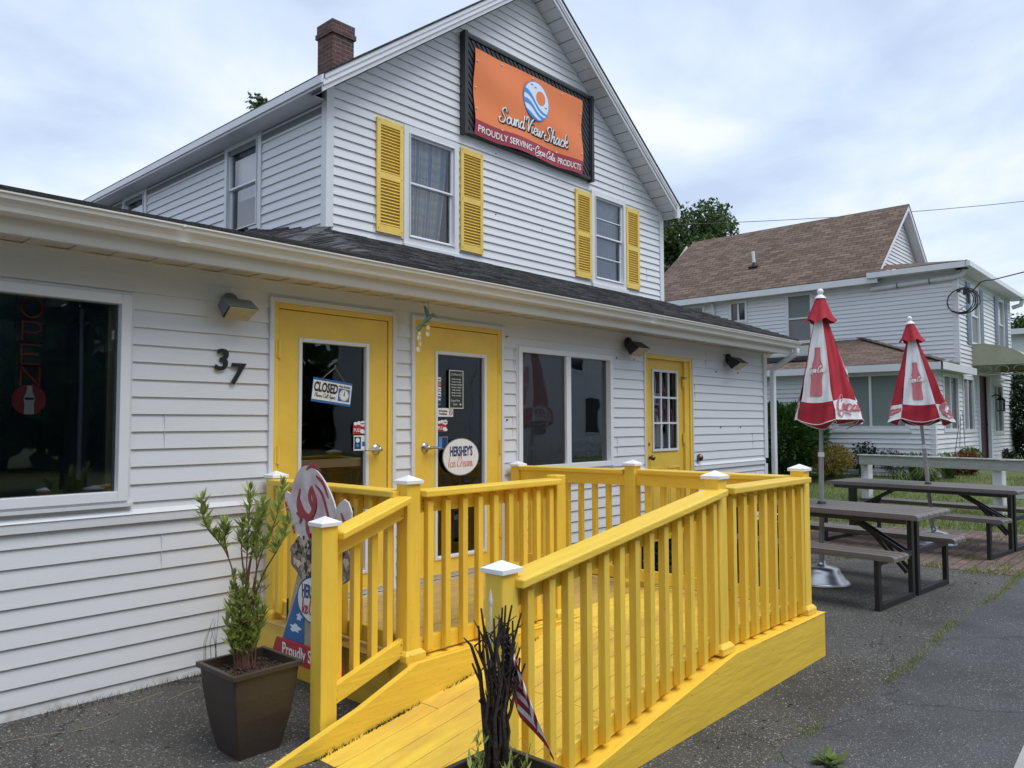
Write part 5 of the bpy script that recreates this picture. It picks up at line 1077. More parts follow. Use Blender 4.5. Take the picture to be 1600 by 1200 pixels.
for s, r0 in (([(-.08, 1.27), (-.02, 1.295), (.08, 1.27)], .013), ([(-.16, 1.10), (-.10, 1.02), (0, .98), (.08, .965)], .024), ([(-.02, 1.18), (.02, 1.10), (.0, 1.03), (-.06, 1.0)], .026), ([(.02, 1.19), (.10, 1.14), (.16, 1.04), (.185, .97)], .012), ([(-.19, 1.02), (-.14, 1.0), (-.15, .96)], .014), ([(-.33, 1.08), (-.28, 1.0), (-.27, .95)], .015), ([(-.08, 1.0), (-.06, .93), (-.03, .88)], .014), ([(.04, .98), (.08, .93), (.10, .90)], .012), ([(.17, .97), (.24, .95), (.27, .91)], .016), ([(.30, 1.05), (.34, 1.0), (.35, .96)], .010), ([(-.15, 1.16), (-.17, 1.08), (-.14, 1.02), (-.04, .99)], .020), ([(.03, 1.24), (.11, 1.2), (.17, 1.12)], .012), ([(-.02, 1.18), (-.04, 1.12), (-.01, 1.06)], .018), ([(-.24, .96), (-.22, .92), (-.2, .9)], .012)): sw(s, r0)
b.build('raspberry_ripple', t)
b = MB(); cut(b, [(-.12, .68), (.26, .68), (.245, .26), (-.28, .26)], -.004, .002, 'cone'); cut(b, [(-.13, .55), (-.05, .55), (-.05, .26), (-.28, .26)], .0025, .004, 'blueprint'); cut(b, blobby(-.14, .35, .05, .022, f=5, amp=.3), .0045, .005, 'pale'); cut(b, blobby(-.10, .42, .025, .02, f=5, amp=.3), .0045, .005, 'pale'); b.build('cone', t)
b = MB(); cut(b, [(.055+.165*math.cos(a*math.pi/20), .535+.132*math.sin(a*math.pi/20)) for a in range(40)], .006, .014, 'navy'); cut(b, [(.055+.155*math.cos(a*math.pi/20), .535+.123*math.sin(a*math.pi/20)) for a in range(40)], .012, .015, 'paper'); b.build('oval_badge', t)
b = MB(); text_into(b, "HERSHEY'S", .075, 'navy', SIDE @ T(.055, .545, .0165), bold=.03, sx=.46); script_into(b, 'Ice Cream', .045, 'redprint', SIDE @ T(.045, .455, .0165), w=.10, slant=.15, depth=.1, sx=.50); b.build('lettering', t)
b = MB(); cut(b, [(-.315, .275), (.30, .275), (.36, .155), (-.375, .155)], .008, .020, 'redprint'); b.build('bar', t)
b = MB(); text_into(b, 'Proudly Serving', .070, 'paper', SIDE @ T(-.005, .19, .0215), bold=.02, sx=.80); b.build('lettering', t)
b = MB()
for u in (-.25, .25): b.tube([SIDE @ Vector((u, 0, -.012)), SIDE @ Vector((u, .5, -.012))], .006, 'black', 6)
b.build('stake', t)
# ---------------------------------------------------------------- umbrellas
def umbrella(label, loc, lean, rot, panels, rbot, zhem, pole_top=2.66, table_h=.74, sway=0.0, capr=.92, word='Coca', dz=.11):
    """panels: list of (angle width in degrees, 'white'|'red', inward fold, radius factor) round the pole"""
    t = empty('patio_umbrella', label, 'umbrella', 'closed red and white patio umbrellas', loc=loc)
    lx_, ly_ = lean
    def ax(z): return Vector((lx_*z/2.7, ly_*z/2.7, z))
    b = MB(); b.tube([ax(.10), ax(1.22)], .023, 'pole', 14); b.tube([ax(1.20), ax(pole_top+dz-.03)], .019, 'pole', 14); b.build('pole', t)
    b = MB(); b.tube([ax(1.19), ax(1.235)], .029, 'vinyl', 14); b.build('collar', t)
    b = MB(); b.tube([ax(table_h), ax(table_h+.028)], [.045, .034], 'black', 14); b.build('table_ring', t)
    b = MB(); b.lathe([(.250, 0.0), (.256, .010), (.236, .030), (.205, .058), (.192, .082), (.175, .098), (.165, .125), (.150, .150), (.115, .165), (.05, .172), (.035, .185), (.035, .21), (0, .21)], 'alu', n=40); b.build('base', t)
    b = MB(); b.tube([ax(2.605+dz), ax(2.622+dz)], [.055, .048], 'vinyl', 16); b.tube([ax(2.622+dz), ax(2.65+dz)], [.046, .016], 'vinyl', 16); c_ = ax(2.675+dz); b.ball(c_, .030, 'vinyl', 14, 10); b.build('finial', t)
    zt = 2.50+dz; tot = sum(p[0] for p in panels); a = rot
    white, red = MB(), MB(); print_ = MB(); dark_ = MB(); piping = MB()
    prof = lambda s: (.030+(rbot-.030)*(s**.92))                       # ridge radius by 0..1 down
    for (w_, colr, fold, rf) in panels:
        w_ = math.radians(w_*360/tot); n = 14; nz = 22
        def pt(u, s, out=0.0):
            th = a+w_*u; h0, h1 = (prof(s), prof(s))
            p0 = Vector((math.cos(a), math.sin(a), 0))*h0; p1_ = Vector((math.cos(a+w_), math.sin(a+w_), 0))*h1
            ch = p0.lerp(p1_, u); md = Vector((math.cos(a+w_/2), math.sin(a+w_/2), 0)); k = math.sin(math.pi*u)
            bul = (rf-1)*h0*k*(.4+.6*s) - fold*h0*(k**2)*(.35+.65*s)
            ch = ch+md*(bul+out) + md*((.012*math.sin(u*9+s*7)+.008*math.sin(u*19+s*11+a*3)+.006*math.sin(s*23+u*4))*s)
            zz = zt-(zt-zhem)*s + (.03*(1-k)*s if s > .9 else 0) - .02*k*s*(1 if fold < .2 else -1.5)
            return ax(zz)+Vector((ch.x, ch.y, 0))+ri_*sway*s
        base = white if colr == 'white' else red; band = red if colr == 'white' else white; bm, nm = ('whitefab', 'red') if colr == 'white' else ('red', 'whitefab')
        for j in range(nz):
            s0, s1 = j/nz, (j+1)/nz; low = s0 >= .80
            for i in range(n):
                q = [pt(i/n, s0), pt((i+1)/n, s0), pt((i+1)/n, s1), pt(i/n, s1)]; (band if low else base).face(q, nm if low else bm, smooth=True)
        piping.tube([pt(i/n, 1.0)+Vector((0, 0, -.002)) for i in range(n+1)], .0045, 'whitefab', 5)
        piping.tube([pt(i/n, .995, -.10*math.sin(math.pi*i/n)-.02)+Vector((0, 0, -.05*math.sin(math.pi*i/n)-.002)) for i in range(n+1)], .004, 'whitefab', 5)
        for i in range(n):     # cloth turned under the hem
            f0 = lambda u: pt(u, .995); f1 = lambda u: pt(u, .995, -.10*math.sin(math.pi*u)-.02)+Vector((0, 0, -.05*math.sin(math.pi*u)))
            band.face([f0(i/n), f0((i+1)/n), f1((i+1)/n), f1(i/n)], 'red', smooth=True)
        # prints, laid a hair in front of the cloth
        up_ = lambda u, s: (pt(u, s-.02)-pt(u, s+.02)).normalized()
        def stamp(mb, fn):        # mb holds verts as (u in metres from the middle, depth, v in metres) about s0
            s0, = (fn,)
            o_ = []
            for p in mb.v:
                s = s0 - p[2]/(zt-zhem); wid = max(.05, (pt(1, s)-pt(0, s)).length); u = .5+p[0]/wid*(1 if True else -1)
                q = pt(max(.0, min(1, u)), s); md = Vector((math.cos(a+w_/2), math.sin(a+w_/2), 0)); o_.append(q+md*(.004-p[1]))
            mb.v = [tuple(p) for p in o_]; return mb
        if colr == 'white':
            m1 = MB(); pts = []
            for k in range(len(BOT)-1):
                (u0, v0), (u1, v1) = BOT[k], BOT[k+1]; h = .46
                for q0 in range(6):
                    for e0 in range(3):
                        fa, fb = -1+q0/3, -1+(q0+1)/3; g0, g1 = e0/3, (e0+1)/3; ua, ub = u0+(u1-u0)*g0, u0+(u1-u0)*g1; va, vb = v0+(v1-v0)*g0, v0+(v1-v0)*g1
                        m1.face([(fa*ua*h*.62, -.003, va*h), (fb*ua*h*.62, -.003, va*h), (fb*ub*h*.62, -.003, vb*h), (fa*ub*h*.62, -.003, vb*h)], 'faded')
            stamp(m1, .55).build('bottle_print', t)
            m2 = MB(); script_into(m2, 'Coca-Cola', .030, 'paper', T(0, -.006, -.01) @ FRONT, w=.15, slant=.3, depth=.1, extra=COLA, sx=.62, n=3); stamp(m2, .55).build('bottle_lettering', t)
        else:
            m2 = MB(); script_into(m2, word, .072, 'faded', T(.0, -.006, -.03) @ FRONT, w=.12, slant=.3, depth=.1, extra=COLA[:1], sx=min(1, prof(.9)*w_/(.072*5.2)), n=4); stamp(m2, .90).build('valance_lettering', t)
        a += w_
    white.faces(red.v, red.f, 'red', True); k0 = len(white.f)-len(red.f)
    for i in range(len(red.f)): white.m[k0+i] = white.mi(red.mats[red.m[i]])
    white.build('canopy', t); piping.build('piping', t)
    b = MB(); n = 48; rows = [(0.048, 2.605), (.075, 2.54), (.115, 2.44), (.150, 2.385)]; P_ = []
    for k, (r0, z) in enumerate(rows):
        for i in range(n): th = 2*math.pi*i/n; rr_ = capr*r0*(1+.10*k/3*math.sin(th*7+rot*3)+.06*k/3*math.sin(th*4)); c_ = ax(z+dz+.018*k/3*math.sin(th*5+1)); P_.append((c_.x+rr_*math.cos(th), c_.y+rr_*math.sin(th), c_.z))
    b.faces(P_, [(k*n+i, k*n+(i+1) % n, (k+1)*n+(i+1) % n, (k+1)*n+i) for k in range(len(rows)-1) for i in range(n)], 'red', True); b.build('vent_cap', t)
    return t
camdir = lambda x, y: math.atan2(CAM.y-y, CAM.x-x)
U1 = (7.46, -1.82); U2 = (10.75, -1.98)
umbrella('closed red and white umbrella through the nearer picnic table', (*U1, 0), (.07, -.02), camdir(*U1)-R(62), [(70, 'white', .03, 1.06), (50, 'red', .22, 1.15)]*3, .325, 1.52, sway=.085)
umbrella('closed red and white umbrella through the farther picnic table', (*U2, 0), (-.16, .16), camdir(*U2)-R(44), [(88, 'white', .04, 1.0), (32, 'red', -.1, 1.35)]*3, .305, 1.54, table_h=.74, dz=.15)
# ---------------------------------------------------------------- picnic tables
def picnic(label, loc, rz_, hl):
    t = empty('picnic_table', label, 'picnic table', 'resin picnic tables on the pavement', loc=loc, rz=rz_)
    def slab(name, x0, x1, l, z, th, nb):
        b = MB(); w_ = (x1-x0)/nb
        for i in range(nb):
            a, c = x0+w_*i+.005, x0+w_*(i+1)-.005
            for sgn in (1,):
                P_ = []
                for y, zz in ((-l, -th), (-l, -.018), (-l+.008, -.007), (-l+.03, 0), (l-.03, 0), (l-.008, -.007), (l, -.018), (l, -th)): P_ += [(a, y, z+zz), (c, y, z+zz)]
                b.faces(P_, [(2*k, 2*k+1, 2*k+3, 2*k+2) for k in range(7)], 'resin'); 
                b.face([P_[0], P_[2], P_[4], P_[6], P_[8], P_[10], P_[12], P_[14]], 'resin'); b.face([P_[1], P_[3], P_[5], P_[7], P_[9], P_[11], P_[13], P_[15]], 'resin')
        b.box(x0+.004, x1-.004, -l+.012, l-.012, z-th, z-.014, 'resin'); return b.build(name, t, bevel=.003)
    slab('table_top', -.39, .39, hl, .745, .045, 6); slab('bench', -.84, -.53, hl-.02, .455, .045, 3); slab('bench', .53, .84, hl-.02, .455, .045, 3)
    b = MB(); 
    for x in (-.36, .34): b.box(x, x+.02, -hl+.1, hl-.1, .66, .70, 'tableleg')
    b.build('apron', t)
    f = .055
    for sy in (-1, 1):
        y = sy*(hl-.18)
        for sx_ in (-1, 1):
            b = MB(); xi, xo = sx_*.035, sx_*.79
            def B(xa, xb, za, zb): b.box(min(xa, xb), max(xa, xb), y-.02, y+.02, za, zb, 'tableleg')
            B(xi, xi+sx_*f, 0, .70); B(xo-sx_*f, xo, 0, .41); B(xi+sx_*f, xo-sx_*f, 0, .05); B(xi+sx_*f, xo-sx_*f, .36, .41); b.build('leg_frame', t, bevel=.004)
        b = MB()
        for x in (-.05, .05): b.beam((x, y-sy*.03, .36), (x, y-sy*.62, .69), .02, .032, 'tableleg'); b.beam((x+.02, y-sy*.34, .52), (x+.02, y-sy*.05, .20), .018, .028, 'tableleg')
        b.build('brace', t)
    return t
picnic('nearer dark picnic table with grey plank top beside the ramp', (7.50, -1.80, 0), -R(5), 1.02)
picnic('farther dark picnic table with grey plank top on the brick patio', (10.76, -1.90, 0), -R(7), 1.12)
# ---------------------------------------------------------------- neighbouring house
nb = empty('neighbour_house', 'white sided house with brown shingle roof and blue shutters behind the picnic tables', 'house')
NX, NY = 19.85, -0.34; NE = 25.9; G0 = .36
NWb = (2.94, 3.66, 3.56, 4.88); NWs = (4.72, 5.27, 4.25, 4.86); NWc = (6.0, 6.8, 4.2, 4.86)
FW = [(21.0, 21.93, 3.36, 4.82), (24.12, 24.98, 3.46, 4.86)]; FD = (21.46, 22.6, .36, 2.75); FWl = [(20.0, 21.08, 1.27, 2.58), (23.25, 24.45, 1.2, 2.52)]
b = MB()
siding(b, 'X', NX, lambda z: (NY, 8.0), G0, 5.0, holes=[NWb, NWs, NWc], out=.024); siding(b, 'Y', NY, lambda z: (NX, NE), G0, 5.05, holes=FW+FWl+[FD], out=.024)
def gr2(z): k = (z-5.05)/.8175; return (19.6+k+.2, 25.2-k-.2)
siding(b, 'Y', 1.55, gr2, 5.0, 7.2, out=.024); b.face([(NX, 8, 0), (NE, 8, 0), (NE, 8, 5), (22.4, 8, 7.3), (NX, 8, 5)], 'siding'); b.face([(NE, NY, 0), (NE, 8, 0), (NE, 8, 5.1), (NE, NY, 5.1)], 'siding')
b.build('wall', nb)
b = MB(); b.box(NX-.02, NX+.09, NY-.02, NY+.09, G0, 5.06, 'trim'); b.build('corner_board', nb); b = MB(); b.box(NE-.09, NE+.02, NY-.02, NY+.02, G0, 5.06, 'trim'); b.build('corner_board', nb)
b = MB(); s_ = .8175; L1 = math.hypot(2.85, 2.33)
b.face([(19.55, 1.28, 5.05), (22.4, 1.28, 7.38), (22.4, 7.75, 7.38), (19.55, 8.2, 5.05)], 'brownshingle', uv=[(0, 0), (0, L1), (6.5, L1), (6.9, 0)])
b.face([(22.4, 1.28, 7.38), (25.25, 1.28, 5.05), (25.25, 8.2, 5.05), (22.4, 7.75, 7.38)], 'brownshingle', uv=[(0, L1), (0, 0), (6.9, 0), (6.5, L1)])
b.face([(19.55, 1.28, 5.02), (22.4, 1.28, 7.35), (22.4, 1.28, 7.38), (19.55, 1.28, 5.05)], 'brownshingle', uv=[(0, 0), (3, 0), (3, .03), (0, .03)]); b.face([(25.25, 1.28, 5.02), (22.4, 1.28, 7.35), (22.4, 1.28, 7.38), (25.25, 1.28, 5.05)], 'brownshingle', uv=[(0, 0), (3, 0), (3, .03), (0, .03)])
A = [(19.5, -.62, 5.13), (26.2, -.62, 5.13), (26.2, 1.5, 5.13), (19.5, 1.5, 5.13)]; Bp = [(20.9, 1.45, 5.52), (24.9, 1.45, 5.52)]
b.face([A[0], A[1], Bp[1], Bp[0]], 'brownshingle', uv=[(0, 0), (6.7, 0), (5.4, 2.1), (1.4, 2.1)]); b.face([A[0], Bp[0], A[3]], 'brownshingle', uv=[(0, 0), (1.4, 1.4), (2.1, 0)]); b.face([A[1], A[2], Bp[1]], 'brownshingle', uv=[(0, 0), (2.1, 0), (1, 1.4)])
b.box(19.48, 26.2, -.64, -.60, 5.105, 5.135, 'blackprint')
nroof = b.build('roof', nb)
b = MB()
for xa, xb in ((19.55, 22.4), (25.25, 22.4)): 
    q = [(xa, 1.29, 4.88), (xb, 1.29, 7.21), (xb, 1.29, 7.35), (xa, 1.29, 5.02)]; b.faces(q+[(x, 1.33, z) for x, y, z in q], [(0, 1, 2, 3), (4, 5, 6, 7), (0, 1, 5, 4)], 'trim'); b.face([(xa, 1.33, 4.89), (xb, 1.33, 7.22), (xb, 1.55, 7.22), (xa, 1.55, 4.89)], 'trim')
b.box(19.53, 19.57, 1.28, 8.2, 4.87, 5.03, 'trim'); b.box(19.57, NX, 1.28, 8.2, 4.89, 4.90, 'trim'); b.build('rake_board', nb)
b = MB(); b.box(19.46, 19.54, -.62, 1.5, 4.98, 5.11, 'trim'); b.box(19.46, 26.2, -.70, -.60, 4.99, 5.11, 'trim'); b.box(19.54, 26.2, -.60, NY, 4.985, 4.992, 'trim'); b.box(19.54, NX, -.6, 1.5, 4.985, 4.993, 'trim'); b.build('gutter', nb, bevel=.02)
b = MB(); b.tube([(NX-.07, -.28, 4.82), (NX-.07, 1.5, 4.76)], .055, 'trim', 10); b.tube([(NX-.05, -.52, 4.98), (NX-.06, -.46, 4.86), (NX-.07, -.28, 4.82)], .065, 'trim', 10)
for y in (.2, .9): b.tube([(NX-.07, y-.015, 4.80-.03*y), (NX-.07, y+.015, 4.80-.03*y)], .064, 'lampgrey', 10)
b.build('drain_pipe', nb); b = MB(); b.tube([(26.05, -.65, 5.0), (26.05, -.6, 4.85), (25.98, -.40, 4.78)], .06, 'trim', 10); b.build('drain_pipe', nb); b = MB(); b.tube([(NX-.05, 5.75, 4.85), (NX-.05, 5.72, 4.6), (NX-.05, 5.72, 3.0)], .05, 'trim', 8); b.build('drain_pipe', nb)
vx = 20.62; vz = 5.05+s_*(vx-19.55); vy = 4.86
b = MB(); b.tube([(vx, vy, vz-.05), (vx-.02, vy+.03, vz+.42)], .045, 'trim', 10); b.tube([(vx, vy, vz-.05), (vx, vy, vz+.10)], [.11, .06], 'black', 10); b.box(vx-.14, vx+.10, vy-.13, vy+.13, vz-.05, vz-.02, 'black'); b.build('vent_pipe', nroof)
def nwin(kind, c0, O, m, mull=True, shut=False, rail=False, m2=None):
    u0, u1, z0, z1 = O; b = MB(); frame_ring(b, kind, c0, u0, u1, z0, z1, .075, -.02, .035, 'trim'); 
    if mull:
        um = (u0+u1)/2
        if kind == 'Y': b.box(um-.025, um+.025, c0-.02, c0+.02, z0+.07, z1-.07, 'trim')
        else: b.box(c0-.02, c0+.02, um-.025, um+.025, z0+.07, z1-.07, 'trim')
    if rail:
        zm = (z0+z1)/2
        if kind == 'Y': b.box(u0+.07, u1-.07, c0-.015, c0+.02, zm-.02, zm+.02, 'trim')
        else: b.box(c0-.015, c0+.02, u0+.07, u1-.07, zm-.02, zm+.02, 'trim')
    w_ = b.build('window', nb); um = (u0+u1)/2
    if mull and m2: pane(w_, kind, c0+.012, u0+.07, um, z0+.07, z1-.07, m); pane(w_, kind, c0+.012, um, u1-.07, z0+.07, z1-.07, m2)
    elif rail and m2: pane(w_, kind, c0+.012, u0+.07, u1-.07, z0+.07, (z0+z1)/2, m2); pane(w_, kind, c0+.012, u0+.07, u1-.07, (z0+z1)/2, z1-.07, m)
    else: pane(w_, kind, c0+.012, u0+.07, u1-.07, z0+.07, z1-.07, m)
    if shut:
        for a, c in ((u0-.38, u0-.02), (u1+.02, u1+.38)):
            b = MB(); b.box(a, c, c0-.045, c0-.018, z0, z1, 'blueshutter')
            for z in [z0+.06+.05*i for i in range(int((z1-z0-.1)/.05))]: b.beam((a+.05, c0-.047, z), (c-.05, c0-.047, z), .012, .02, 'blueshutter')
            b.build('shutter', w_)
    return w_
nwin('X', NX, NWb, 'shade', False, rail=True, m2='nscreen'); nwin('X', NX, NWs, 'ndark', True); nwin('X', NX, NWc, 'ndark', False)
for O in FW: nwin('Y', NY, O, 'shade', False, shut=True, rail=True, m2='nscreen')
for O in FWl: nwin('Y', NY, O, 'nscreen', True, m2='ndark')
b = MB(); b.box(FD[0]+.10, FD[1]-.10, NY-.005, NY+.03, FD[2], FD[3]-.1, 'maroonwood'); b.ball((FD[1]-.2, NY-.04, 1.45), .03, 'bronze'); d = b.build('door', nb)
b = MB(); frame_ring(b, 'Y', NY, FD[0], FD[1], FD[2], FD[3], .10, -.02, .05, 'trim', bot=0); b.box(FD[1]-.24, FD[1]-.1, NY-.12, NY-.05, FD[2], FD[3]-.1, 'trim'); b.build('door_frame', d)
b = MB(); b.box(FD[0]-.15, FD[1]+.25, NY-.5, NY, G0-.1, G0+.12, 'concrete' if 'concrete' in M else 'trim'); b.build('step', nb)
# awning over the door
b = MB(); n = 12; x0, x1 = 21.05, 24.35; pr = [(NY-1.15*math.sin(math.pi/2*i/n), 2.86+.52*math.cos(math.pi/2*i/n)) for i in range(n+1)]
P_ = [(x0, y, z) for y, z in pr]+[(x1, y, z) for y, z in pr]; b.faces(P_, [(i, i+1, n+2+i, n+1+i) for i in range(n)], 'olive', True); b.face([(x0, NY, 2.86)]+[(x0, y, z) for y, z in pr], 'olive'); b.face([(x1, NY, 2.86)]+[(x1, y, z) for y, z in pr], 'olive'); aw = b.build('awning', nb)
b = MB(); yf = NY-1.15
for z in (2.86, 2.62): b.tube([(x0, NY, z), (x0, yf, z), (x1, yf, z), (x1, NY, z)], .018, 'iron', 6)
for i in range(9):
    xa = x0+.1+i*(x1-x0-.2)/9; pts = [(xa+.16+.13*math.cos(a*.7)*(1-a*.06), yf, 2.74+.10*math.sin(a*.7)*(1-a*.06)) for a in range(11)]; b.tube(pts, .012, 'iron', 5)
for i in range(3):
    ya = NY-.15-i*.35; b.tube([(x0, ya-.13+.13*math.cos(a*.7), 2.74+.10*math.sin(a*.7)) for a in range(9)], .012, 'iron', 5)
b.build('scroll_frame', aw)
lt = empty('wall_lantern', 'black carriage lantern on the neighbouring house right of its door', 'lantern', loc=(22.85, NY-.03, 2.15))
b = MB(); b.lathe([(0, .03), (.07, .02), (.08, 0)], 'black', n=12); b.v = [(p[0], -p[2], p[1]) for p in b.v]; b.tube([(0, 0, 0), (0, -.12, .06), (0, -.22, .02)], .018, 'black'); b.tube([(0, -.22, .12), (0, -.22, .0)], [.015, .02], 'black'); b.tube([(0, -.22, 0), (0, -.22, -.09)], [.03, .12], 'black', 8); b.build('bracket', lt)
b = MB(); b.tube([(0, -.22, -.09), (0, -.22, -.34)], [.095, .085], 'clearglass', 8, smooth=False)
for i in range(6): a = i*math.pi/3; b.tube([(.1*math.cos(a), -.22+.1*math.sin(a), -.09), (.088*math.cos(a), -.22+.088*math.sin(a), -.35)], .008, 'black', 5)
b.tube([(0, -.22, -.34), (0, -.22, -.37)], .1, 'black', 8); b.build('glass_cage', lt)
# sun room with hipped roof
PX = 17.5; PWs = [(.10, 1.62, 1.36, 2.58), (1.9, 3.6, 1.36, 2.58)]; PWf = [(18.15, 19.45, 1.30, 2.56)]
b = MB(); siding(b, 'X', PX, lambda z: (-.37, 5.5), G0, 2.66, holes=[PWs[0]], out=.024); siding(b, 'Y', -.37, lambda z: (PX, NX), G0, 2.66, holes=PWf, out=.024); b.build('sunroom_wall', nb)
b = MB(); b.box(PX-.02, PX+.1, -.39, -.30, G0-.1, 2.66, 'trim'); b.build('corner_board', nb)
nwin('X', PX, PWs[0], 'shade', True); nwin('Y', -.37, PWf[0], 'nscreen', True, m2='ndark')
b = MB(); b.box(PX-.045, PX, .05, 1.67, 1.29, 1.36, 'trim'); b.build('sill', nb, bevel=.01)
b = MB(); e0 = (17.25, -.60, 2.74); e1 = (17.25, 6.0, 2.74); pk = (NX, 1.8, 3.57); pk2 = (NX, 6.0, 3.57); e2 = (20.15, -.60, 2.74); pk3 = (19.95, -.38, 2.80)
b.face([e0, pk, pk2, e1], 'brownshingle', uv=[(-.6, 0), (1.8, 2.73), (6, 2.73), (6, 0)]); b.face([e0, e2, pk3, pk], 'brownshingle', uv=[(0, 0), (2.9, 0), (2.7, .3), (2.7, 2.5)])
for k in range(11): t0 = k/11; p = Vector(e0).lerp(Vector(pk), t0); q = Vector(e0).lerp(Vector(pk), t0+.1); b.beam(p+Vector((0, 0, .02)), q+Vector((0, 0, .035)), .16, .012, 'brownshingle')
b.build('sunroom_roof', nb)
b = MB(); b.box(17.22, 17.26, -.62, 6.0, 2.58, 2.73, 'trim'); b.box(17.22, 20.15, -.63, -.59, 2.58, 2.73, 'trim'); b.box(17.26, PX, -.6, 6, 2.60, 2.61, 'trim'); b.box(17.26, 20.1, -.6, -.36, 2.60, 2.61, 'trim'); b.build('fascia', nb)
b = MB(); sx_, sy_ = 18.2, 2.75; zz_ = 2.74+(sx_-17.25)*.319
b.faces([(sx_-.35, sy_-.55, zz_-.05), (sx_+.5, sy_-.55, zz_+.22), (sx_+.5, sy_+.55, zz_+.22), (sx_-.35, sy_+.55, zz_-.05), (sx_-.3, sy_-.5, zz_+.07), (sx_+.45, sy_-.5, zz_+.34), (sx_+.45, sy_+.5, zz_+.34), (sx_-.3, sy_+.5, zz_+.07)], [(4, 5, 6, 7), (0, 1, 5, 4), (3, 2, 6, 7), (0, 4, 7, 3)], 'shade'); b.box(sx_-.38, sx_-.33, sy_-.55, sy_+.55, zz_-.09, zz_+.02, 'ndark'); b.build('skylight', nb)
b = MB(); b.ball((17.9, .25, 2.74+.65*.319), (.07, .07, .09), 'lampgrey', 8, 6); b.build('roof_vent', nb); b = MB(); b.ball((18.8, -.45, 2.78), (.13, .13, .09), 'lampgrey', 8, 6); b.build('roof_vent', nb)
# ---------------------------------------------------------------- wires
def wire(label, pts, r, name='overhead_wire', m='black', n=14):
    b = MB(); P_ = []
    for a, c in zip(pts[:-1], pts[1:]):
        a, c = Vector(a), Vector(c)
        for k in range(n): t = k/n; p = a.lerp(c, t); p.z -= .25*(c-a).length*.02*math.sin(math.pi*t)*4; P_.append(p)
    P_.append(Vector(pts[-1])); b.tube(P_, r, m, 6); return tag(b.build(name), label, 'wire')
wire('thin utility wire crossing the sky above the brown roof', [(24.0, 12.6, 9.0), (45, -9.5, 12.1)], .012)
b = MB(); S0 = Vector((19.72, -.50, 4.46)); pts = [at(x_, y_, d_) for x_, y_, d_ in ((1510, 456, 17.5), (1519, 455, 17.4), (1526, 448, 17.3), (1532, 441, 17.1), (1541, 438, 16.9), (1552, 437, 16.5), (1572, 432, 15.5), (1600, 425, 14.2), (1660, 408, 11.5), (1800, 360, 8))]; b.tube(pts, .014, 'black', 6); tag(b.build('service_cable'), 'thick black service cable reaching the corner of the brown roofed house', 'cable')
b = MB(); b.tube([at(x_, y_, d_) for x_, y_, d_ in ((1510, 471, 17.5), (1552, 469, 16), (1600, 464, 14.2), (1800, 440, 8))], .005, 'black', 5); tag(b.build('service_cable'), 'thin lower cable running to the corner of the brown roofed house', 'cable')
b = MB(); rw = random.Random(9)
for k in range(4):
    cc = S0+Vector((0, .02*k, -.22)); b.tube([cc+Vector((0, .33*math.cos(a*.42)*(1-.06*k)+.02*rw.random(), .30*math.sin(a*.42)*(1-.04*k)+.02*rw.random())) for a in range(0, 16)], .011, 'black', 5)
b.tube([S0+Vector((.05, -.08, .06)), S0+Vector((.0, -.10, -.28))], .03, 'black', 6); b.box(19.66, 19.76, -.6, -.5, 4.38, 4.50, 'black'); b.box(19.64, 19.74, -.45, -.38, 4.45, 4.52, 'black'); b.tube([S0+Vector((0, .12, -.42)), S0+Vector((0, -.05, -.3))], .02, 'whitefab', 6)
tag(b.build('cable_coil'), 'coil of black cable hung at the corner of the brown roofed house', 'cable coil')
# ---------------------------------------------------------------- fence
fc = empty('rail_fence', 'low white board fence with peeling rails behind the farther picnic table', 'fence')
FP = [(15.55, .35), (14.98, -1.93), (14.35, -4.5)]
for i, (x, y) in enumerate(FP):
    b = MB(); b.box(-.075, .075, -.075, .075, -.05, .86+.02*i, 'whitewood'); b.xf(T(x, y, 0) @ RZ(R(-14))); b.build('post', fc, bevel=.006)
for (a, c) in zip(FP[:-1], FP[1:]):
    for z, h in ((.80, .17), (.36, .16)): b = MB(); b.beam((a[0]-.09, a[1]+.1, z), (c[0]-.09, c[1]-.05, z), .035, h, 'shadedrail' if z > .6 else 'whitewood'); b.build('rail', fc, bevel=.004)
    b = MB(); b.beam((a[0]-.09, a[1]+.12, .90), (c[0]-.09, c[1]-.05, .90), .10, .02, 'whitewood'); b.build('cap_rail', fc)
b = MB(); b.tube([(FP[1][0], FP[1][1], .87), (FP[1][0], FP[1][1], .93), (FP[1][0], FP[1][1], .99)], [.035, .03, .045], 'whitewood', 8); b.build('finial', fc)
# ---------------------------------------------------------------- plants and trees
def cloud(mb, c, rad, n, L_, w_, m, rg, spike=0.0, lumps=9, shell=.45, up=.0):
    c = Vector(c); lv = []
    for _ in range(lumps):
        d = Vector((rg.gauss(0, 1), rg.gauss(0, 1), rg.gauss(0, 1))).normalized(); lv.append((d, rg.uniform(.75, 1.15)))
    for _ in range(n):
        d = Vector((rg.gauss(0, 1), rg.gauss(0, 1), rg.gauss(0, 1))).normalized(); k = max(((d.dot(l)-.55)*1.6*s for l, s in lv), default=0); R_ = .72+.32*max(0, min(1, k))
        r0 = (shell+(1-shell)*rg.random()**.6)*R_; p = c+Vector((d.x*rad[0], d.y*rad[1], d.z*rad[2]))*r0
        dr = (d*spike+Vector((rg.uniform(-1, 1), rg.uniform(-1, 1), rg.uniform(-1, 1)+up))*(1-spike*.6)); s = rg.uniform(.6, 1.3)
        nrm = Vector((rg.uniform(-1, 1), rg.uniform(-1, 1), rg.uniform(-.2, 1))); leaf(mb, p, dr, L_*s, w_*s, m, nrm)
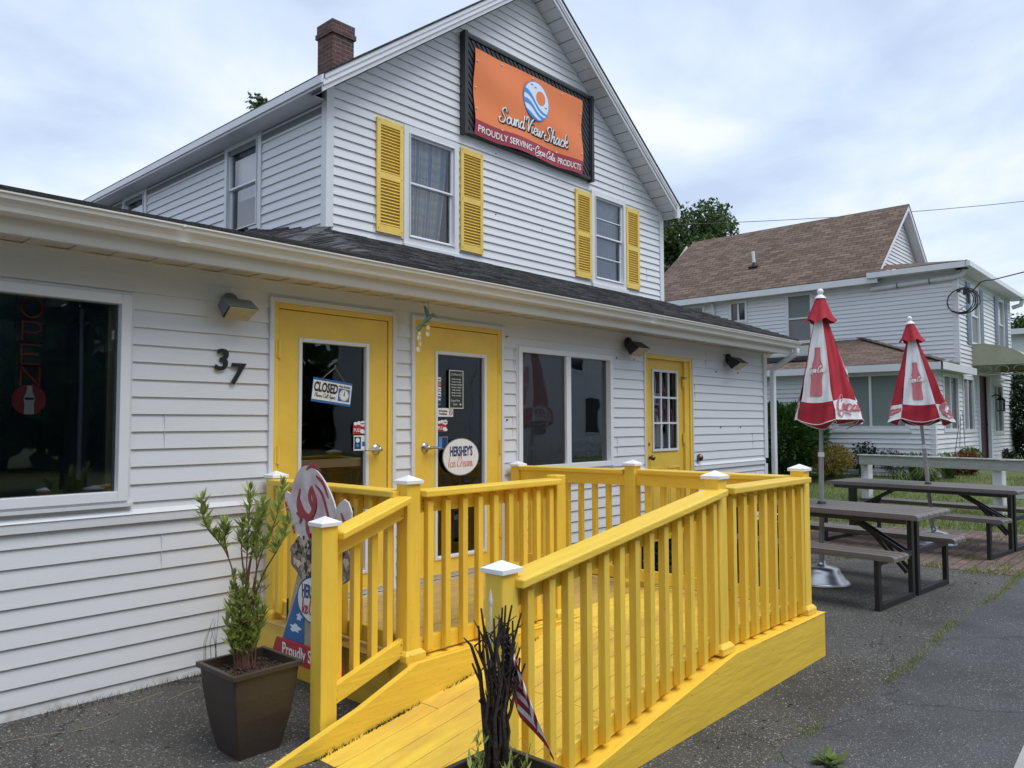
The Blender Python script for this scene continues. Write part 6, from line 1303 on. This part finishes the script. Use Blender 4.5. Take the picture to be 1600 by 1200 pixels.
def tree(label, x, y, zt, rc, hc, n, ls, seed, name='tree', m='leaf', group=None, clumps=14):
    rg = random.Random(seed); t = empty(name, label, 'tree', group, loc=(x, y, 0)); zc = zt-hc
    b = MB(); b.tube([(0, 0, -.2), (.05, 0, zc*.4), (-.05, .05, zc*.8), (0, 0, zc+hc*.3)], [.05*rc+.1, .04*rc+.08, .03*rc+.05, .02], 'bark', 9)
    cl = []
    for i in range(clumps):
        d = Vector((rg.gauss(0, 1), rg.gauss(0, 1), rg.gauss(0.15, .9))).normalized(); k = rg.uniform(.45, .78); p = Vector((d.x*rc*k, d.y*rc*k, zc+d.z*hc*k)); cl.append((p, rg.uniform(.30, .48)))
        b.tube([(0, 0, zc*rg.uniform(.6, .9)), (p.x*.5, p.y*.5, (p.z+zc)/2), p], [.035*rc, .02*rc, .006*rc], 'bark', 5)
    b.build('trunk', t); b = MB()
    for p, k in cl: cloud(b, p, (rc*k, rc*k, hc*k*.8), int(n/clumps), ls, ls*.6, m, rg, lumps=5, shell=.3)
    b.build('crown', t); return t
def away(px, depth): p = at(px, 661, depth); return p.x, p.y
x, y = away(1078, 40); tree('large dark green tree rising behind the brown roof', x, y, 13.3, 3.6, 4.2, 30000, .22, 3, clumps=34)
x, y = away(1200, 52); tree('distant tree top barely showing over the brown ridge', x, y, 15.0, 2.6, 2.5, 1500, .3, 4, clumps=8)
x, y = away(1602, 48); tree('small tree at the far right beyond the brown roofed house', x, y, 8.4, 2.2, 2.4, 3500, .24, 6, clumps=10)
x, y = away(432, 19); tree('sprig of tree top peeking over the left roof edge', x, y, 10.35, 1.0, 1.2, 1300, .14, 8, clumps=12)
g_ = 'garden shrubs along the neighbouring house'
def shrub(name, label, x, y, z, rad, n, L_, w_, m, seed, spike=.5, up=.4, lumps=9, stems=True):
    t = empty(name, label, 'shrub', g_, loc=(x, y, z)); rg = random.Random(seed); b = MB()
    for i in range(7): a = rg.uniform(0, 6.28); b.tube([(0, 0, -.05), (rad[0]*.3*math.cos(a), rad[1]*.3*math.sin(a), rad[2]*.6), (rad[0]*.6*math.cos(a), rad[1]*.6*math.sin(a), rad[2]*1.2)], [.02, .012, .004], 'bark', 5)
    b.build('stem', t); b = MB(); cloud(b, (0, 0, rad[2]*.95), rad, n, L_, w_, m, rg, spike, lumps, .35, up); b.build('foliage', t); return t
GZ = .38
x, y = away(1222, 17.0); shrub('evergreen_bush', 'big feathery evergreen bush beside the white downspout', x, y, GZ, (1.0, 1.0, .88), 9000, .16, .035, 'yew', 11, .8, .5, 16)
x, y = away(1296, 16.6); shrub('golden_shrub', 'round golden yellow shrub right of the evergreen bush', x, y, GZ, (.50, .5, .36), 3000, .08, .02, 'goldleaf', 12, .6, .2)
x, y = away(1350, 16.6); shrub('rose_bush', 'sparse dark green leafy bush below the wide sunroom window', x, y, GZ, (.35, .3, .42), 420, .07, .05, 'leafdark', 13, .2, 0)
x, y = away(1396, 16.4); shrub('twiggy_shrub', 'purple grey twiggy shrub under the right end of the sunroom window', x, y, GZ, (.38, .35, .32), 1500, .08, .02, 'purple', 14, .7, .3)
x, y = away(1466, 17.0); shrub('climbing_plant', 'tall narrow green climber at the sunroom corner', x, y, GZ, (.22, .22, .72), 1500, .09, .05, 'leaf', 15, .2, .3)
x, y = away(1503, 16.6); shrub('rusty_shrub', 'low rust and green shrub in front of the maroon door', x, y, GZ, (.50, .4, .26), 2200, .07, .04, 'rust', 16, .3, .3)
x, y = away(1515, 16.9); shrub('green_shrub', 'yellow green top behind the rust coloured shrub', x, y, GZ, (.36, .3, .32), 900, .07, .04, 'lily', 26, .3, .3)
x, y = away(1600, 22.0); shrub('dark_hedge', 'tall dark evergreen hedge at the right edge beside the house', x, y, GZ-.1, (.85, 1.2, 1.5), 6000, .14, .07, 'leafdark', 17, .3, .2, 12)
x, y = away(1560, 21.0); shrub('low_shrub', 'small dark shrub at the foot of the house by the hedge', x, y, GZ, (.5, .4, .22), 900, .09, .05, 'leafdark', 18, .3, .3)
b = MB(); rv = random.Random(7); x, y = away(1336, 17.2); pth = [Vector((x, y, GZ)), Vector((x+.02, y-.02, 1.0)), Vector((x+.04, y-.10, 1.35)), Vector((x+.03, y-.35, 1.42)), Vector((x+.02, y-.5, 1.36))]; b.tube(pth, .006, 'leafdark', 5)
for i in range(26): p = pth[1].lerp(pth[2], rv.random()) if i < 18 else pth[0].lerp(pth[1], rv.random()); leaf(b, p+Vector((rv.uniform(-.05, .05),)*3), Vector((rv.uniform(-1, 1), rv.uniform(-1, 1), rv.uniform(-.5, 1))), .09, .06, 'leafdark')
tag(b.build('vine'), 'thin vine climbing the sunroom siding left of the fence end', 'vine', g_)
for px, dp, lab, n_, h in ((1432, 15.7, 'arching lily leaves left of the farther umbrella pole', 90, .55), (1478, 15.7, 'arching lily leaves right of the farther umbrella pole', 110, .5), (1445, 15.1, 'pale grassy clump under the fence rail', 90, .42), (1405, 15.3, 'small pale grassy clump between the fence posts', 60, .32)):
    x, y = away(px, dp); b = MB()
    for i in range(n_):
        a = rv.uniform(0, 6.28); r0 = h*rv.uniform(.4, 1.0); zz_ = h*rv.uniform(.5, 1.05); p0 = Vector((x+rv.uniform(-.1, .1), y+rv.uniform(-.1, .1), lawn_z(x, y))); p1_ = p0+Vector((math.cos(a)*r0*.45, math.sin(a)*r0*.45, zz_)); p2 = p0+Vector((math.cos(a)*r0, math.sin(a)*r0, zz_*.62)); s = Vector((-math.sin(a), math.cos(a), 0))*.012
        b.faces([p0-s, p0+s, p1_+s, p1_-s, p2], [(0, 1, 2, 3), (3, 2, 4)], 'lily')
    tag(b.build('lily_clump'), lab, 'plant', g_)
for px in (1420, 1433, 1450, 1462, 1488, 1500, 1512):
    x, y = away(px, 16.3); b = MB(); h = rv.uniform(.9, 1.5); q = Vector((x+rv.uniform(-.15, .15), y+rv.uniform(-.15, .15), GZ+h)); b.tube([Vector((x, y, GZ)), Vector((x, y, GZ)).lerp(q, .5)+Vector((.03, .03, 0)), q], .006, 'leafdark', 4)
    for k in range(10): leaf(b, Vector((x, y, GZ)).lerp(q, rv.uniform(.4, 1)), Vector((rv.uniform(-1, 1), rv.uniform(-1, 1), .3)), .05, .02, 'leafdark')
    tag(b.build('flower_stalk'), 'thin tall flower stalk against the sunroom siding', 'plant', 'flower stalks by the sunroom')
# low plants in the bed by the wall (seen between the balusters)
for i in range(7):
    x, y = 5.6+i*.62+rv.uniform(-.1, .1), -.30; b = MB(); cloud(b, (x, y, .12), (.26, .2, .17), 320, .09, .05, 'leafdark', rv, .3, 5, .3, .4); tag(b.build('bed_plant'), 'low dark leafy plant in the bed under the sliding window', 'plant', 'low plants in the wall bed')
# grass blades
def blades(name, pts, h, w_, m='grassblade', seed=1):
    rg = random.Random(seed); b = MB()
    for x, y, z in pts:
        a = rg.uniform(0, 6.28); hh = h*rg.uniform(.5, 1.3); s = Vector((math.cos(a), math.sin(a), 0))*w_; l = Vector((rg.uniform(-.5, .5), rg.uniform(-.5, .5), 1))*hh; p = Vector((x, y, z)); b.faces([p-s, p+s, p+l], [(0, 1, 2)], m)
    o = b.build(name); o['kind'] = 'stuff'; o['label'] = name.replace('_', ' '); o['category'] = 'grass'; return o
rg = random.Random(31); P_ = []
while len(P_) < 26000:
    x, y = rg.uniform(11.9, 18.5), rg.uniform(-5.5, 4.5)
    if x < 12.05+.12*max(0, -y) or (rg.random() > 1.25-(x-12)*.11): continue
    P_.append((x, y, lawn_z(x, y)))
o = blades('lawn_grass', P_, .065, .006); o['label'] = 'uneven mown grass lawn between the patio and the neighbouring house'
P_ = []
for _ in range(3600):
    x = rg.uniform(3.4, 9.3); k = math.sin(x*2.3+1)+math.sin(x*5.1)+.6*math.sin(x*11.7)
    if k < rg.uniform(-1.2, 1.6)-(.25*(x-5)): continue
    y = -3.14+.03*math.sin(x*2.1)+rg.gauss(0, .022); P_.append((x, y, 0))
o = blades('seam_grass', P_, .016, .003, 'seamgrass', 2); o['label'] = 'ragged strip of grass growing in the seam between the two pavements'
P_ = []
for cx_, cy_, n_, s_ in ((9.08, -2.4, 120, .10), (9.05, -2.75, 160, .12), (9.15, -3.0, 200, .14), (9.0, -1.5, 90, .14), (9.6, -2.9, 90, .12), (9.9, -2.55, 80, .08), (11.0, -2.3, 70, .1), (9.2, -2.1, 60, .08), (10.6, -3.05, 120, .18), (8.95, -.7, 80, .12), (11.8, -2.5, 120, .15)):
    for _ in range(n_): P_.append((cx_+rg.gauss(0, s_), cy_+rg.gauss(0, s_*.6), .003))
o = blades('patio_weeds', P_[::2], .04, .006, 'seamgrass', 3); o['label'] = 'scattered weeds growing along the edges of the brick patio'
P_ = []
for _ in range(900):
    x = rg.uniform(-1, 2.6); 
    if math.sin(x*4)+math.sin(x*9.3) < rg.uniform(-.8, 1.2): continue
    P_.append((x, -.03+abs(rg.gauss(0, .035))*-1, 0))
o = blades('wall_foot_grass', P_, .035, .002, 'mulchbit', 5); o['label'] = 'dry grass litter at the foot of the white siding'
P_ = []
for _ in range(1500):
    x = rg.uniform(1.95, 3.6)
    if math.sin(x*6)+math.sin(x*13.3)+.5 < rg.uniform(-.8, 1.4): continue
    P_.append((x, -1.578-abs(rg.gauss(0, .007)), rampz(x)))
o = blades('ramp_moss', P_, .014, .002, 'leafdark', 6); o['label'] = 'dark moss and litter along the foot of the ramp kerb'
b = MB(); rw = random.Random(12)
for i in range(26): a = rw.uniform(0, 6.28); p = Vector((3.56+rw.uniform(-.03, .03), -3.315+rw.uniform(-.03, .03), .005)); leaf(b, p, Vector((math.cos(a), math.sin(a), rw.uniform(.15, .7))), rw.uniform(.06, .10), .032, 'lily')
tag(b.build('weed'), 'broad leaved weed growing from the driveway at the bottom edge', 'weed')
b = MB()
for i in range(200): p = Vector((rw.uniform(2.6, 8.8), rw.uniform(-3.0, -2.75), .003)) if i < 60 else Vector((rw.uniform(-.5, 1.7), rw.uniform(-1.8, -.05), .003)); b.beam(p, p+Vector((rw.uniform(-.02, .02), rw.uniform(-.02, .02), .001)), .008, .003, 'mulchbit')
o = b.build('leaf_litter'); o['kind'] = 'stuff'; o['label'] = 'bits of dry leaf litter on the pavement'
b = MB()
for i in range(6): b = MB(); x0 = .8+i*.3+rw.uniform(-.1, .1); p = Vector((x0, -.12-rw.uniform(0, .3), .006)); b.tube([p, p+Vector((.09, rw.uniform(-.05, .05), .004)), p+Vector((rw.uniform(.16, .26), rw.uniform(-.12, .1), .003))], .0015, 'straw', 4); tag(b.build('dry_straw'), 'thin dry straw lying on the pavement at the foot of the wall', 'straw', 'dry straws by the wall')
# ---------------------------------------------------------------- the house beyond, and what the glass reflects
fh = empty('far_house', 'white house partly seen beyond the right corner of the brown roofed house', 'house')
b = MB(); siding(b, 'X', 34.0, lambda z: (-9, 4), .3, 4.9, holes=[(-3.0, -1.2, 1.4, 2.9)]); siding(b, 'Y', -9, lambda z: (34, 42), .3, 4.9); b.build('wall', fh)
b = MB(); b.face([(33.6, -9.4, 4.9), (33.6, 4.4, 4.9), (38, 4.4, 5.3), (38, -9.4, 5.3)], 'shingle', uv=[(0, 0), (13, 0), (13, 5), (0, 5)]); b.build('roof', fh)
b = MB(); b.beam((33.6, 4.4, 4.85), (33.6, -9.4, 4.85), .1, .2, 'trim'); b.build('rake_board', fh)
b = MB(); frame_ring(b, 'X', 34.0, -3.0, -1.2, 1.4, 2.9, .12, -.02, .05, 'trim'); w_ = b.build('window', fh); pane(w_, 'X', 34.02, -2.9, -1.3, 1.5, 2.8, 'bluepane')
OH = [(20, 21, 1, 2.6), (22, 23, 1, 2.6), (25.5, 26.5, 1, 2.6), (21, 22, 3.6, 4.9), (24.5, 25.5, 3.6, 4.9), (27.5, 28.5, 3.6, 4.9)]
oh = empty('opposite_house', 'white house across the street, seen only as a reflection in the sliding window', 'house')
b = MB(); OX0, OX1, OY = 19.0, 31.0, -14.5
siding(b, 'Y', OY, lambda z: (OX0, OX1), .0, 5.2, holes=OH, sgn=1, out=.024); siding(b, 'X', OX0, lambda z: (OY-8, OY), 0, 5.2)
b.face([(OX0, OY, 5.2), (OX1, OY, 5.2), ((OX0+OX1)/2, OY, 8.4)], 'siding'); b.build('wall', oh)
b = MB()
for s in (0, 1): xe = (OX0-.3, OX1+.3)[s]; b.face([(xe, OY+.3, 5.05), ((OX0+OX1)/2, OY+.3, 8.5), ((OX0+OX1)/2, OY-8.3, 8.5), (xe, OY-8.3, 5.05)], 'shingle', uv=[(0, 0), (0, 6), (8, 6), (8, 0)])
b.build('roof', oh)
for O in OH: b = MB(); frame_ring(b, 'Y', OY, *O, .1, -.02, .04, 'trim', 1); w_ = b.build('window', oh); pane(w_, 'Y', OY+.0, O[0]+.08, O[1]-.08, O[2]+.08, O[3]-.08, 'ndark')
b = MB(); rb = random.Random(77)
for i in range(44): cloud(b, (-48+i*2.3, -27+rb.uniform(-2, 2), 2.4), (2.8, 2.2, rb.uniform(2.8, 4.6)), 300, 1.1, .7, 'leaf', rb, 0, 6, .2)
o = b.build('woods'); o['kind'] = 'stuff'; o['label'] = 'dark wood across the street that shows only in the window glass'
pf = empty('picket_fence', 'white picket fence across the street, seen only as a reflection in the sliding window', 'fence')
b = MB()
for z in (.35, .80): b.box(17.5, 31, -11.03, -10.99, z, z+.08, 'whitewood')
b.build('rail', pf); b = MB()
for i in range(110): x = 17.5+i*.123; b.prism([(x, .08), (x+.07, .08), (x+.07, .98), (x+.035, 1.05), (x, .98)], 'y', -10.985, -10.965, 'whitewood')
o = b.build('pickets', pf); o['kind'] = 'stuff'
for x in (17.4, 22.0, 26.6): b = MB(); b.box(x, x+.14, -11.08, -10.94, 0, 1.2, 'whitewood'); b.ball((x+.07, -11.01, 1.27), (.07, .07, .12), 'whitewood'); b.build('post', pf)
for i, (x, y, zt, rc, hc) in enumerate(((-9, -13, 9, 3.5, 4.2), (-3, -12, 10, 3.8, 4.8), (2.5, -13, 9.5, 3.6, 4.4), (6.5, -15, 8, 3, 3.6), (34, -14, 10, 4, 4.5))):
    tree('street tree reflected in the glass, %s' % ['nearest the west end of the row', 'second from the west end', 'middle of the row', 'just east of the middle one', 'far east beyond the white house'][i], x, y, zt, rc, hc, 2600, .55, 40+i, m='leaf', group='trees across the road', clumps=16)
